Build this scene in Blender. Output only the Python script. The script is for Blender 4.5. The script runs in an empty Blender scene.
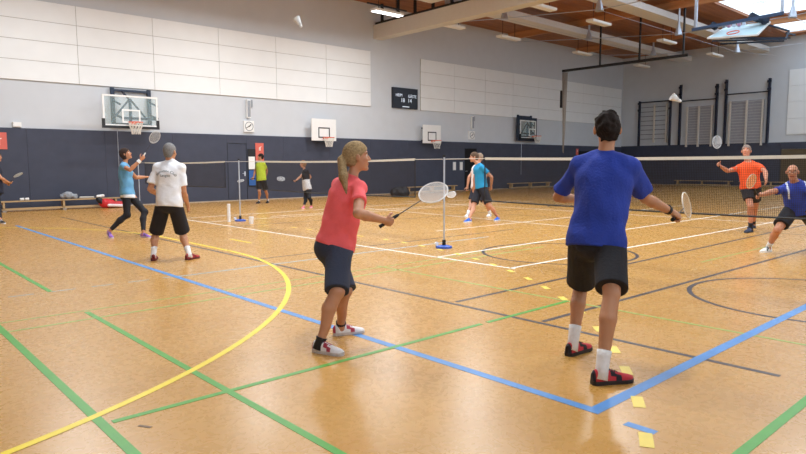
import bpy, math, random
import numpy as np
from mathutils import Vector, Matrix
from mathutils.bvhtree import BVHTree
random.seed(4); np.random.seed(4)
scn = bpy.context.scene
COL = scn.collection

# ------------------------------------------------------------------ camera
EYE = np.array([0., 0., 1.41]); FPX = 630.17; CX, CY = 403., 227.
_yaw, _pit, _rol = 0.8328, 0.0986, -0.0034
_F0 = np.array([math.cos(_yaw), math.sin(_yaw), 0]); _R0 = np.array([math.sin(_yaw), -math.cos(_yaw), 0]); _Z = np.array([0, 0, 1.])
FW = _F0*math.cos(_pit) - _Z*math.sin(_pit); _U0 = _F0*math.sin(_pit) + _Z*math.cos(_pit)
RT = _R0*math.cos(_rol) + _U0*math.sin(_rol); UP = -_R0*math.sin(_rol) + _U0*math.cos(_rol)
cam = bpy.data.cameras.new('camera'); cam.sensor_width = 36; cam.lens = FPX/806*36; cam.clip_end = 200
camo = bpy.data.objects.new('camera', cam); COL.objects.link(camo)
camo.matrix_world = Matrix(((RT[0], UP[0], -FW[0], EYE[0]), (RT[1], UP[1], -FW[1], EYE[1]), (RT[2], UP[2], -FW[2], EYE[2]), (0, 0, 0, 1)))
scn.camera = camo

# ------------------------------------------------------------------ world, exposure
wd = bpy.data.worlds.new('world'); scn.world = wd; wd.use_nodes = True
wd.node_tree.nodes['Background'].inputs[0].default_value = (0.72, 0.86, 1.0, 1)
wd.node_tree.nodes['Background'].inputs[1].default_value = 2.2
scn.view_settings.view_transform = 'Standard'; scn.view_settings.look = 'None'
scn.view_settings.gamma = 1.0; scn.view_settings.use_curve_mapping = False
scn.view_settings.exposure = 0.15
LAMP_W = 172.0

# ------------------------------------------------------------------ helpers: pixels, colours, materials
def at(px, py, depth):                       # point seen at a pixel, at a distance along the view axis
    return EYE + (FW + RT*(px-CX)/FPX - UP*(py-CY)/FPX)*depth
def on_floor(px, py, z=0.):
    d = FW + RT*(px-CX)/FPX - UP*(py-CY)/FPX
    return EYE + d*(z-EYE[2])/d[2]
def unit(v):
    v = np.asarray(v, float); return v/max(1e-9, np.linalg.norm(v))
def srgb(c):
    out = []
    for v in c:
        v /= 255.
        out.append(v/12.92 if v <= .04045 else ((v+.055)/1.055)**2.4)
    return tuple(out)
MATS = {}
def mat(name, c, rough=.6, metal=0., var=0.06, scale=8., bump=0., bscale=None, emit=None, es=0., alpha=None, spec=.5, sub=0.):
    if name in MATS: return MATS[name]
    m = bpy.data.materials.new(name); m.use_nodes = True; nt = m.node_tree; b = nt.nodes['Principled BSDF']
    col = srgb(c)
    b.inputs['Roughness'].default_value = rough; b.inputs['Metallic'].default_value = metal
    b.inputs['Specular IOR Level'].default_value = spec
    tc = nt.nodes.new('ShaderNodeTexCoord')
    if var > 0:
        n = nt.nodes.new('ShaderNodeTexNoise'); n.inputs['Scale'].default_value = scale; n.inputs['Detail'].default_value = 4
        nt.links.new(tc.outputs['Object'], n.inputs['Vector'])
        r = nt.nodes.new('ShaderNodeValToRGB')
        r.color_ramp.elements[0].position = .3; r.color_ramp.elements[1].position = .7
        r.color_ramp.elements[0].color = (*[x*(1-var) for x in col], 1); r.color_ramp.elements[1].color = (*[min(1, x*(1+var)) for x in col], 1)
        nt.links.new(n.outputs['Fac'], r.inputs['Fac']); nt.links.new(r.outputs['Color'], b.inputs['Base Color'])
    else:
        b.inputs['Base Color'].default_value = (*col, 1)
    if bump > 0:
        n2 = nt.nodes.new('ShaderNodeTexNoise'); n2.inputs['Scale'].default_value = bscale or scale*4; n2.inputs['Detail'].default_value = 3
        nt.links.new(tc.outputs['Object'], n2.inputs['Vector'])
        bp = nt.nodes.new('ShaderNodeBump'); bp.inputs['Strength'].default_value = bump; bp.inputs['Distance'].default_value = .02
        nt.links.new(n2.outputs['Fac'], bp.inputs['Height']); nt.links.new(bp.outputs['Normal'], b.inputs['Normal'])
    if emit: b.inputs['Emission Color'].default_value = (*srgb(emit), 1); b.inputs['Emission Strength'].default_value = es
    if alpha is not None: b.inputs['Alpha'].default_value = alpha
    if sub > 0:
        b.inputs['Subsurface Weight'].default_value = sub; b.inputs['Subsurface Radius'].default_value = (.02, .008, .004)
    m.diffuse_color = (*col, 1); MATS[name] = m
    return m

def floor_material():
    m = bpy.data.materials.new('linoleum_floor'); m.use_nodes = True; nt = m.node_tree; b = nt.nodes['Principled BSDF']; L = nt.links.new
    tc = nt.nodes.new('ShaderNodeTexCoord')
    n1 = nt.nodes.new('ShaderNodeTexNoise'); n1.inputs['Scale'].default_value = 1.6; n1.inputs['Detail'].default_value = 3; n1.inputs['Roughness'].default_value = .62
    n2 = nt.nodes.new('ShaderNodeTexNoise'); n2.inputs['Scale'].default_value = 14; n2.inputs['Detail'].default_value = 5; n2.inputs['Distortion'].default_value = 1.2
    n3 = nt.nodes.new('ShaderNodeTexNoise'); n3.inputs['Scale'].default_value = .22; n3.inputs['Detail'].default_value = 2
    for n in (n1, n2, n3): L(tc.outputs['Object'], n.inputs['Vector'])
    r1 = nt.nodes.new('ShaderNodeValToRGB'); r1.color_ramp.elements[0].position = .32; r1.color_ramp.elements[1].position = .68
    r1.color_ramp.elements[0].color = (*srgb((194, 144, 72)), 1); r1.color_ramp.elements[1].color = (*srgb((200, 152, 80)), 1)
    L(n1.outputs['Fac'], r1.inputs['Fac'])
    r2 = nt.nodes.new('ShaderNodeValToRGB'); r2.color_ramp.elements[0].position = .35; r2.color_ramp.elements[1].position = .7
    r2.color_ramp.elements[0].color = (.93, .92, .9, 1); r2.color_ramp.elements[1].color = (1.03, 1.03, 1.03, 1)
    L(n2.outputs['Fac'], r2.inputs['Fac'])
    mx = nt.nodes.new('ShaderNodeMix'); mx.data_type = 'RGBA'; mx.blend_type = 'MULTIPLY'; mx.inputs['Factor'].default_value = .15
    L(r1.outputs['Color'], mx.inputs['A']); L(r2.outputs['Color'], mx.inputs['B']); L(mx.outputs['Result'], b.inputs['Base Color'])
    rr = nt.nodes.new('ShaderNodeMapRange'); rr.inputs['To Min'].default_value = .25; rr.inputs['To Max'].default_value = .3
    L(n2.outputs['Fac'], rr.inputs['Value']); L(rr.outputs['Result'], b.inputs['Roughness'])
    bp = nt.nodes.new('ShaderNodeBump'); bp.inputs['Strength'].default_value = .004; bp.inputs['Distance'].default_value = .02
    L(n2.outputs['Fac'], bp.inputs['Height']); L(bp.outputs['Normal'], b.inputs['Normal'])
    b.inputs['Specular IOR Level'].default_value = .5
    return m
def wood_material(name, c0, c1, along='x', boards=0):
    m = bpy.data.materials.new(name); m.use_nodes = True; nt = m.node_tree; b = nt.nodes['Principled BSDF']; L = nt.links.new
    tc = nt.nodes.new('ShaderNodeTexCoord'); mp = nt.nodes.new('ShaderNodeMapping')
    mp.inputs['Scale'].default_value = (.25, 3, 3) if along == 'x' else (3, .25, 3)
    L(tc.outputs['Object'], mp.inputs['Vector'])
    n = nt.nodes.new('ShaderNodeTexNoise'); n.inputs['Scale'].default_value = 1.5; n.inputs['Detail'].default_value = 6
    L(mp.outputs['Vector'], n.inputs['Vector'])
    r = nt.nodes.new('ShaderNodeValToRGB'); r.color_ramp.elements[0].position = .3; r.color_ramp.elements[1].position = .7
    r.color_ramp.elements[0].color = (*srgb(c0), 1); r.color_ramp.elements[1].color = (*srgb(c1), 1)
    L(n.outputs['Fac'], r.inputs['Fac']); L(r.outputs['Color'], b.inputs['Base Color']); b.inputs['Roughness'].default_value = .55
    return m
def glass_material(name, tint, opac, rough=.05):
    m = bpy.data.materials.new(name); m.use_nodes = True; nt = m.node_tree; L = nt.links.new
    b = nt.nodes['Principled BSDF']; b.inputs['Base Color'].default_value = (*srgb(tint), 1); b.inputs['Roughness'].default_value = rough
    t = nt.nodes.new('ShaderNodeBsdfTransparent'); mx = nt.nodes.new('ShaderNodeMixShader'); mx.inputs[0].default_value = opac
    L(t.outputs[0], mx.inputs[1]); L(b.outputs[0], mx.inputs[2]); L(mx.outputs[0], nt.nodes['Material Output'].inputs[0])
    return m
def opal_material():
    m = bpy.data.materials.new('opal_skylight_glass'); m.use_nodes = True; nt = m.node_tree; L = nt.links.new
    nt.nodes.remove(nt.nodes['Principled BSDF'])
    t = nt.nodes.new('ShaderNodeBsdfTransparent'); d = nt.nodes.new('ShaderNodeBsdfTranslucent'); d.inputs[0].default_value = (.95, .97, 1, 1)
    mx = nt.nodes.new('ShaderNodeMixShader'); mx.inputs[0].default_value = .25
    L(t.outputs[0], mx.inputs[1]); L(d.outputs[0], mx.inputs[2]); L(mx.outputs[0], nt.nodes['Material Output'].inputs[0])
    return m

# ------------------------------------------------------------------ helpers: objects
ORG = {}
def tag(o, label=None, cat=None, group=None, kind=None):
    if label: o['label'] = label
    if cat: o['category'] = cat
    if group: o['group'] = group
    if kind: o['kind'] = kind
    return o
def empty(name, loc, label=None, cat=None, group=None, kind=None):
    o = bpy.data.objects.new(name, None); o.empty_display_size = .1; COL.objects.link(o)
    o.location = tuple(loc); ORG[o.name] = np.array(loc, float)
    return tag(o, label, cat, group, kind)
def link_mesh(name, verts, faces, m, parent=None, loc=None, smooth=False, mids=None):
    verts = np.asarray(verts, float)
    org = ORG[parent.name] if parent is not None else np.array(loc if loc is not None else (0, 0, 0), float)
    me = bpy.data.meshes.new(name)
    me.from_pydata((verts-org).tolist(), [], faces if isinstance(faces, list) else faces.tolist())
    for mm in (m if isinstance(m, (list, tuple)) else [m]): me.materials.append(mm)
    if mids is not None: me.polygons.foreach_set('material_index', np.asarray(mids, np.int32))
    if smooth: me.polygons.foreach_set('use_smooth', np.ones(len(me.polygons), bool))
    me.update()
    o = bpy.data.objects.new(name, me); COL.objects.link(o)
    if parent is not None: o.parent = parent
    else: o.location = tuple(org)
    ORG[o.name] = org
    return o
class MB:
    def __init__(s): s.v = []; s.f = []; s.sm = False
    def add(s, vs, fs):
        n = len(s.v); s.v += [tuple(v) for v in vs]; s.f += [tuple(i+n for i in f) for f in fs]; return s
    def box(s, lo, hi):
        (a, b, c), (d, e, g) = lo, hi
        return s.add([(a,b,c),(d,b,c),(d,e,c),(a,e,c),(a,b,g),(d,b,g),(d,e,g),(a,e,g)],
                     [(0,3,2,1),(4,5,6,7),(0,1,5,4),(1,2,6,5),(2,3,7,6),(3,0,4,7)])
    def obox(s, c, ax, ay, az):              # oriented box, half vectors
        c, ax, ay, az = [np.asarray(q, float) for q in (c, ax, ay, az)]
        vs = [c+sx*ax+sy*ay+sz*az for sz in (-1,1) for sx, sy in ((-1,-1),(1,-1),(1,1),(-1,1))]
        return s.add(vs, [(0,3,2,1),(4,5,6,7),(0,1,5,4),(1,2,6,5),(2,3,7,6),(3,0,4,7)])
    def bar(s, a, b, w, h=None, up=(0,0,1)):  # rectangular bar between two points
        a, b = np.asarray(a, float), np.asarray(b, float); h = h or w
        d = unit(b-a); u = np.asarray(up, float)
        if abs(d@u) > .95: u = np.array([1., 0, 0])
        x = unit(np.cross(d, u)); y = np.cross(x, d)
        return s.obox((a+b)/2, (b-a)/2, x*w/2, y*h/2)
    def tube(s, pts, r, n=8, closed=False, cap=True):
        pts = [np.asarray(p, float) for p in pts]; m = len(pts)
        rs = r if isinstance(r, (list, tuple)) else [r]*m
        base = len(s.v); prev = None
        for i, p in enumerate(pts):
            if closed: d = unit(pts[(i+1) % m]-pts[i-1])
            else: d = unit(pts[min(i+1, m-1)]-pts[max(i-1, 0)])
            if prev is None:
                u = np.array([0, 0, 1.]) if abs(d[2]) < .9 else np.array([1., 0, 0])
                x = unit(np.cross(d, u))
            else: x = unit(prev-d*(prev@d))
            prev = x; y = np.cross(d, x)
            for k in range(n):
                a = 2*math.pi*k/n; s.v.append(tuple(p+rs[i]*(math.cos(a)*x+math.sin(a)*y)))
        for i in range(m if closed else m-1):
            j = (i+1) % m
            for k in range(n):
                l = (k+1) % n
                s.f.append((base+i*n+k, base+i*n+l, base+j*n+l, base+j*n+k))
        if cap and not closed:
            s.f.append(tuple(base+k for k in range(n))[::-1]); s.f.append(tuple(base+(m-1)*n+k for k in range(n)))
        return s
    def ring(s, c, ax, ay, r, n=24, k=6):    # elliptic ring tube
        c, ax, ay = [np.asarray(q, float) for q in (c, ax, ay)]
        return s.tube([c+ax*math.cos(2*math.pi*i/n)+ay*math.sin(2*math.pi*i/n) for i in range(n)], r, k, closed=True)
    def disc(s, c, nrm, r, h, n=24):
        nrm = unit(nrm); c = np.asarray(c, float)
        return s.tube([c-nrm*h/2, c+nrm*h/2], r, n)
    def ball(s, c, r, n=8):
        c = np.asarray(c, float); r = np.asarray(r if np.ndim(r) else (r, r, r), float)
        b = len(s.v); R = n//2+1
        for i in range(1, R):
            t = math.pi*i/R
            for k in range(n):
                a = 2*math.pi*k/n; s.v.append(tuple(c+r*np.array([math.sin(t)*math.cos(a), math.sin(t)*math.sin(a), math.cos(t)])))
        for i in range(R-2):
            for k in range(n):
                l = (k+1) % n; s.f.append((b+i*n+k, b+(i+1)*n+k, b+(i+1)*n+l, b+i*n+l))
        t = len(s.v); s.v += [tuple(c+r*np.array([0, 0, 1])), tuple(c-r*np.array([0, 0, 1]))]
        for k in range(n):
            l = (k+1) % n; s.f.append((t, b+k, b+l)); s.f.append((t+1, b+(R-2)*n+l, b+(R-2)*n+k))
        return s
    def build(s, name, m, parent=None, loc=None, smooth=False):
        return link_mesh(name, s.v, s.f, m, parent, loc, smooth)
def text_geo(body, size, extrude=0.002):
    cu = bpy.data.curves.new('t', 'FONT'); cu.body = body; cu.size = size; cu.extrude = extrude; cu.align_x = 'CENTER'; cu.align_y = 'CENTER'
    o = bpy.data.objects.new('t', cu); COL.objects.link(o)
    bpy.context.view_layer.update()
    me = bpy.data.meshes.new_from_object(o.evaluated_get(bpy.context.evaluated_depsgraph_get()))
    v = np.array([q.co[:] for q in me.vertices]).reshape(-1, 3); f = [tuple(p.vertices) for p in me.polygons]
    bpy.data.objects.remove(o); bpy.data.curves.remove(cu); bpy.data.meshes.remove(me)
    return v, f

# ------------------------------------------------------------------ the hall
WY, WX, CZ = 23.0, 41.9, 8.75
XN, YN = -7.0, -1.6
M_wall = mat('grey_plaster', (204, 209, 215), .85, var=.02, scale=2)
M_navy = mat('navy_impact_cladding', (62, 67, 84), .7, var=.08, scale=3)
M_panel = mat('white_acoustic_panel', (236, 239, 240), .85, var=.015, scale=2)
M_white = mat('white_plastic', (236, 236, 234), .5, var=.02)
M_floor = floor_material()
M_deck = wood_material('ceiling_boards', (140, 84, 48), (176, 116, 72), 'x')
M_girder = wood_material('glulam', (176, 116, 70), (205, 148, 98), 'y')
M_cream = mat('cream_paint', (214, 210, 200), .45, var=.02)
M_duct = mat('duct_paint', (222, 220, 218), .6, var=.03)
M_steel = mat('galvanised_steel', (196, 204, 216), .4, .6, var=.05)
M_dsteel = mat('dark_blue_steel', (40, 52, 70), .5, .3, var=.05)
M_black = mat('black_plastic', (22, 22, 25), .5, var=.03)
M_glass = glass_material('backboard_glass', (200, 225, 225), .14)
M_pale = mat('pale_beech', (214, 206, 194), .5, var=.05)

fl = MB().box((XN, YN, -.2), (WX+.3, WY+.3, 0)).build('floor', M_floor); tag(fl, 'orange-brown sports hall linoleum floor with coloured court lines', 'floor', kind='structure')
w1 = MB().box((XN, WY, 0), (WX+.3, WY+.3, CZ+.4)).build('wall_left', M_wall); tag(w1, 'long grey hall wall with navy lower cladding', 'wall', kind='structure')
w2 = MB().box((WX, YN, 0), (WX+.3, WY, CZ+.4)).build('wall_right', M_wall); tag(w2, 'grey end wall of the hall with climbing bars', 'wall', kind='structure')
ADDED_WIN = [(XN+.8+6.1*k, XN+6.3+6.1*k) for k in range(8)]     # unseen window band, added to let daylight in from the near side
w3 = MB().box((XN, YN-.3, 0), (WX+.3, YN, 2.7)).box((XN, YN-.3, 7.4), (WX+.3, YN, CZ+.4))
for a, b in zip([XN]+[w[1] for w in ADDED_WIN], [w[0] for w in ADDED_WIN]+[WX+.3]): w3.box((a, YN-.3, 2.7), (b, YN, 7.4))
w3 = w3.build('wall_near', M_wall); tag(w3, 'long grey hall wall with a window band on the near side, beside the viewer', 'wall', kind='structure')
M_win = glass_material('window_glass', (230, 240, 240), .06)
for k, (a, b) in enumerate(ADDED_WIN):
    t = empty('window_%d' % (k+11), ((a+b)/2, YN-.15, 2.7), 'tall clear window in the near wall, %s from the back wall' % ['first', 'second', 'third', 'fourth', 'fifth', 'sixth', 'seventh', 'eighth'][k], 'window', kind='structure')
    for q in (0, 1): MB().box((a+.05+q*(b-a)/2, YN-.17, 2.75), (a-.05+(q+1)*(b-a)/2, YN-.15, 7.35)).build('pane', M_win, t)
    MB().box(((a+b)/2-.05, YN-.2, 2.7), ((a+b)/2+.05, YN-.12, 7.4)).build('mullion', M_white, t)
w4 = MB().box((XN-.3, YN-.3, 0), (XN, WY+.3, CZ+.4)).build('wall_back', M_wall); tag(w4, 'grey end wall behind the viewer', 'wall', kind='structure')
# navy impact cladding in boards, with the doors left open
def cladding(x0, x1, top=2.6):
    MB().box((x0+.003, WY-.05, .04), (x1-.003, WY+.001, top)).build('cladding_board', M_navy, w1)
doors = [(11.6, 12.45), (25.35, 26.35), (36.4, 37.9)]
x = XN
cuts = sorted(set([XN+2.35*i for i in range(30) if XN+2.35*i < WX] + [d for dd in doors for d in dd] + [WX]))
cuts = [c for c in cuts if not any(d0+1e-6 < c < d1-1e-6 for d0, d1 in doors)]
for a, b in zip(cuts[:-1], cuts[1:]):
    if any(abs(a-d0) < 1e-6 for d0, d1 in doors):
        MB().box((a+.003, WY-.05, 2.28), (b-.003, WY+.001, 2.6)).build('cladding_board', M_navy, w1)
    elif b-a > .02: cladding(a, b)
M_skirt = mat('light_skirting', (176, 160, 140), .6)
bb = MB().box((XN, WY-.06, 0), (WX-.06, WY, .04)).build('baseboard_left', M_skirt); tag(bb, 'thin pale skirting strip along the navy wall', 'skirting', kind='structure')
y = WY
ed = [(YN, 12.75), (12.75, 16), (16, 19), (19, WY-.05)]
for a, b in ed[1:]:
    MB().box((WX-.05, a+.003, .04), (WX+.001, b-.003, 2.65)).build('cladding_board', M_navy, w2)
MB().box((WX-.05, YN, 2.25), (WX+.001, 12.747, 2.65)).build('cladding_board', M_navy, w2)
b2 = MB().box((WX-.06, YN, 0), (WX, WY-.06, .04)).build('baseboard_right', M_skirt); tag(b2, 'thin pale skirting strip along the end wall', 'skirting', kind='structure')
# acoustic panels
def panels(x0, x1, n, z0=4.1, z1=6.62):
    for i in range(n):
        for j in range(4):
            a, b = x0+(x1-x0)*i/n, x0+(x1-x0)*(i+1)/n; c, d = z0+(z1-z0)*j/4, z0+(z1-z0)*(j+1)/4
            MB().box((a+.008, WY-.06, c+.008), (b-.008, WY+.001, d-.008)).build('acoustic_panel', M_panel, w1)
    MB().box((x0, WY-.04, z0), (x1, WY+.001, z1)).build('panel_backing', mat('panel_joint_grey', (172, 170, 164), .9), w1)
panels(18.88-2.5*9, 18.88, 9); panels(22.09, 41.7, 8)
for j in range(4):
    for a, b in ((9.9, 12.5), (7.2, 9.9)):
        c = 3.08+j*.94
        MB().box((WX-.06, a+.005, c+.005), (WX+.001, b-.005, c+.935)).build('acoustic_panel', M_panel, w2)
# doors
def door_frame(n, x0, x1, label, leaf=True):
    r = empty('door_%d' % n, ((x0+x1)/2, WY, 0), label, 'door', kind='structure')
    fr = MB(); fr.box((x0, WY-.055, 0), (x0+.03, WY, 2.28)); fr.box((x1-.03, WY-.055, 0), (x1, WY, 2.28)); fr.box((x0+.03, WY-.055, 2.25), (x1-.03, WY, 2.28))
    fr.build('door_frame', mat('door_frame_dark', (34, 38, 50), .6), r)
    if leaf:
        MB().box((x0+.035, WY-.045, .02), (x1-.035, WY-.005, 2.245)).build('door_leaf', M_navy, r)
        h = MB(); h.box((x1-.14, WY-.06, .98), (x1-.08, WY-.045, 1.16)); h.tube([(x1-.11, WY-.06, 1.08), (x1-.11, WY-.1, 1.08), (x1-.24, WY-.1, 1.08)], .011, 6)
        h.build('door_handle', M_steel, r)
    else:
        MB().box((x0+.03, WY-.02, .0), (x1-.03, WY-.005, 2.25)).build('door_leaf', mat('dark_doorway', (16, 17, 22), .9), r)  # near-black sheet paints the shaded interior of an open doorway
        h = MB(); h.tube([(x0+.11, WY-.02, 1.05), (x0+.11, WY-.06, 1.05), (x0+.24, WY-.06, 1.05)], .011, 6); h.build('door_handle', M_steel, r)
door_frame(1, *doors[0], 'navy flush door beside the notice board with red sign')
door_frame(2, *doors[1], 'black door behind the player in the turquoise shirt', False)
door_frame(3, *doors[2], 'black doorway left of the head of the man in royal blue', False)
r = empty('door_4', (WX, 8, 0), 'olive-brown store room gate at the right end of the end wall', 'door', kind='structure')
M_olive = mat('olive_gate', (92, 78, 56), .6, var=.08, scale=3)
for i in range(3): MB().box((WX-.045, 12.7-2.6*(i+1)+.02, .03), (WX-.005, 12.7-2.6*i, 2.24)).build('door_leaf', M_olive, r)
MB().box((WX-.06, 12.7, 0), (WX-.002, 12.75, 2.25)).build('door_frame', mat('gate_frame', (52, 50, 52), .6), r)

# ceiling: board deck with skylight openings
M_sky = opal_material()
ce = empty('ceiling', (0, 0, CZ), 'wooden board ceiling with skylights', 'ceiling', kind='structure')
holes = [(3, 8, 5, 12.4), (9.6, 14.6, 5, 12.4), (23.2, 28.3, 5, 12.4), (29.5, 35.6, 5, 12.4), (36.8, 41, 5, 12.4)]
deck = []
nb = 0
def deckbox(x0, x1, y0, y1):
    MB().box((x0, y0+.006, CZ), (x1, y1-.006, CZ+.08)).build('ceiling_board', M_deck, ce)
y = YN
ys = list(np.arange(12.4, WY+.01, .53)); ys[-1] = WY
for a, b in zip(ys[:-1], ys[1:]): deckbox(XN, WX, a, b)
for a, b in ((YN, 2), (2, 5)): deckbox(XN, WX, a, b)
xs = [XN]+[q for h in holes for q in h[:2]]+[WX]
for i in range(0, len(xs), 2): deckbox(xs[i], xs[i+1], 5, 12.4)
MB().box((XN, YN, CZ+.09), (WX, 5, CZ+.12)).box((XN, 12.4, CZ+.09), (WX, WY, CZ+.12)).build('roof_skin', M_deck, ce)
for i, h in enumerate(holes):
    s = empty('window_%d' % (i+1), (h[0], h[2], CZ+.1), 'opal glass roof light in the wooden ceiling, number %s from the far end wall' % ['five', 'four', 'three', 'two', 'one'][i], 'skylight', kind='structure')
    for k in range(2):
        a = h[0]+(h[1]-h[0])*k/2; b = h[0]+(h[1]-h[0])*(k+1)/2
        MB().box((a+.03, h[2]+.03, CZ+.1), (b-.03, h[3]-.03, CZ+.12)).build('pane', M_sky, s)
        MB().box((a-.02, h[2], CZ+.08), (a+.02, h[3], CZ+.16)).build('glazing_bar', M_white, s)
# girders across, painted bands along, tie rods and struts
gx_ = [1.8, 8.6, 15.4, 22.3, 29.1, 36.0]
for x in gx_:
    t = empty('roof_girder', (x, 10, 8.0), None, 'girder', 'glulam roof girders', 'structure')
    t['label'] = 'glulam roof girder with steel tie rods'
    MB().box((x-.1, YN, 8.42), (x+.1, WY, CZ)).build('timber_beam', M_girder, t)
    if x > 20:
        pts = [(YN, 8.3), (4.2, 7.75), (8.7, 7.3), (13.3, 7.3), (17.9, 7.75), (WY, 8.3)]
        MB().tube([(x, a, b) for a, b in pts], .016, 6).build('tie_rod', M_steel, t)
        for a, b in pts[1:-1]:
            MB().tube([(x, a, 8.42), (x, a, b+.4), (x, a, b+.12), (x, a, b-.06)], [.045, .055, .13, .17], 10).build('strut', M_steel, t)
for yb in (18.6, 14.05, 3.6):
    t = MB().box((19.7, yb-.4, 8.02), (WX-.02, yb+.4, 8.3)).build('ventilation_duct', M_duct, loc=(30, yb, 8.02))
    tag(t, {18.6: 'pale duct along the ceiling nearest the panelled wall', 14.05: 'pale duct along the ceiling next to the roof lights', 3.6: 'pale duct along the ceiling on the near side'}[yb], 'duct', kind='structure')
    t2 = MB().box((XN, yb-.4, 8.02), (18.9, yb+.4, 8.3)).build('ventilation_duct', M_duct, loc=(5, yb, 8.02))
    tag(t2, {18.6: 'pale duct above the lit lamp left of the cream beam', 14.05: 'pale duct over the near courts', 3.6: 'pale duct over the near side of the near courts'}[yb], 'duct', kind='structure')
    for x0, x1 in ((22.3, 29.1), (29.1, 36.0)):
        pass
cb = empty('partition_beam', (19.3, 10, 7.2), 'cream box beam crossing the hall under the ceiling', 'beam', kind='structure')
MB().box((19.1, YN, 7.2), (19.62, WY, 7.82)).build('beam_box', M_cream, cb)
MB().box((19.22, YN, 7.82), (19.5, WY, 7.95)).build('track', M_black, cb)
for i in range(20): MB().box((19.3, 22.6-i*1.1, 7.95), (19.4, 22.7-i*1.1, CZ)).build('hanger', M_black, cb)
# small cables between the struts
cab = MB()
for a, z in ((17.9, 7.71), (13.3, 7.26), (8.7, 7.26)):
    tag(MB().tube([(22.3, a, z+.02), (29.1, a, z+.02), (36.0, a, z+.02), (WX, a, z+.5)], .009, 5).build('bracing_cable', M_steel, loc=(22.3, a, z)),
        {17.9: 'thin bracing cable under the roof nearest the panelled wall', 13.3: 'thin bracing cable under the roof between the ducts', 8.7: 'thin bracing cable under the roof lights'}[a], 'cable')

# ------------------------------------------------------------------ ceiling lamps
M_on = mat('lamp_diffuser_lit', (255, 250, 238), .4, var=0, emit=(250, 250, 255), es=6.)
M_off = mat('lamp_diffuser_unlit', (240, 240, 238), .5, var=0)
def lamp(x, y, z, on, label):
    t = empty('ceiling_lamp', (x, y, z), label, 'lamp', 'lit ceiling lamps' if on else 'unlit ceiling lamps')
    MB().box((x-.72, y-.17, z), (x+.72, y+.17, z+.09)).build('housing', M_white, t)
    MB().box((x-.69, y-.14, z-.015), (x+.69, y+.14, z)).build('diffuser', M_on if on else M_off, t)
    for s in (-.45, .45): MB().tube([(x+s, y, z+.09), (x+s, y, 8.02)], .012, 5).build('hanger', M_black, t)
    if on:
        MB().box((x-1.0, y-.03, z+.22), (x+1.0, y+.03, z+.27)).build('carrier_rail', M_black, t)
        l = bpy.data.lights.new('lamp_light', 'AREA'); l.shape = 'RECTANGLE'; l.size = 1.35; l.size_y = .27; l.energy = LAMP_W; l.color = (.95, .98, 1)
        lo = bpy.data.objects.new('lamp_light', l); COL.objects.link(lo); lo.parent = t; lo.location = (0, 0, -.03)
lamp(16.5, 19.0, 7.25, True, 'lit strip lamp hanging above the left wall panels')
for x in (10.6, 4.7):
    lamp(x, 19.0, 7.25, True, 'lit strip lamp over the near courts, wall row, %s along the wall' % {10.6: 'middle', 4.7: 'first'}[x])
for yy in (14.5, 9.0, 4.0):
    for x in (16.5, 10.6, 4.7): lamp(x, yy, 7.25, True, 'lit strip lamp, %s row from the wall, %s from the cream beam' % ({14.5: 'second', 9.0: 'third', 4.0: 'fourth'}[yy], {16.5: 'first', 10.6: 'second', 4.7: 'third'}[x]))
names1 = ['just behind the cream beam end', 'second after the cream beam, wall row', 'third after the cream beam, wall row', 'farthest of the wall row']
for x, n in zip((20.1, 24.0, 30.3, 36.8), names1): lamp(x, 19.0, 7.25, False, 'unlit strip lamp near the panelled wall, '+n)
names2 = ['nearest the top edge', 'second in the row by the roof lights', 'third in the row by the roof lights', 'farthest in the row by the roof lights']
for x, n in zip((20.3, 24.3, 30.5, 36.2), names2): lamp(x, 14.5, 7.25, False, 'unlit strip lamp under the middle duct, '+n)

# ------------------------------------------------------------------ court lines (paint films on the floor)
M_blue = mat('blue_line_paint', (80, 142, 206), .4, var=.08); M_lblue = mat('pale_blue_line_paint', (164, 176, 178), .4, var=.1)
M_green = mat('green_line_paint', (74, 160, 52), .4, var=.08); M_lgreen = mat('pale_green_line_paint', (156, 174, 84), .4, var=.1)
M_yel = mat('yellow_line_paint', (244, 216, 44), .4, var=.05); M_wht = mat('white_line_paint', (244, 240, 228), .4, var=.04)
M_dark = mat('dark_line_paint', (48, 42, 50), .4, var=.1); M_dash = mat('dashed_yellow_paint', (240, 214, 90), .4, var=.05)
def strip(m, x0, y0, x1, y1, w=.05, z=.0012):
    a, b = np.array([x0, y0]), np.array([x1, y1]); d = (b-a)/np.linalg.norm(b-a); n = np.array([-d[1], d[0]])*w/2
    p = [a-n, b-n, b+n, a+n]
    mb = MB(); mb.add([(*q, 0.0002) for q in p]+[(*q, z) for q in p], [(4,5,6,7),(0,1,5,4),(1,2,6,5),(2,3,7,6),(3,0,4,7)])
    return mb.build('court_line', m, fl)
def arc(m, cx, cy, r, a0, a1, w=.05, z=.0016, n=48):
    mb = MB(); vs = []
    for i in range(n+1):
        a = math.radians(a0+(a1-a0)*i/n)
        for rr, zz in ((r-w/2, z), (r+w/2, z)): vs.append((cx+rr*math.cos(a), cy+rr*math.sin(a), zz))
    fs = [(2*i, 2*i+1, 2*i+3, 2*i+2) for i in range(n)]
    mb.add(vs, fs); return mb.build('court_line', m, fl)
strip(M_dark, 4.7, 19.3, 4.6, 1.33, .05, .0010)
strip(M_dark, 4.7, 4.36, 18, 4.46, .05, .0011); strip(M_dark, 4.67, 3.27, 18, 3.0, .05, .0011)
strip(M_dark, 4.7, 8.43, 11, 8.5, .04, .0011); strip(M_dark, 6.2, 13.35, 12, 13.3, .04, .0011)
arc(M_dark, 7.55, 1.9, 1.2, 0, 360, .05, .0013, 64); arc(M_dark, 8.55, 5.72, 1.19, 0, 360, .05, .0013, 64)
strip(M_blue, 3.23, 17.2, 3.165, 1.82, .07, .0018); strip(M_blue, 3.13, 1.85, 13, 1.85, .08, .0020)
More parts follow.
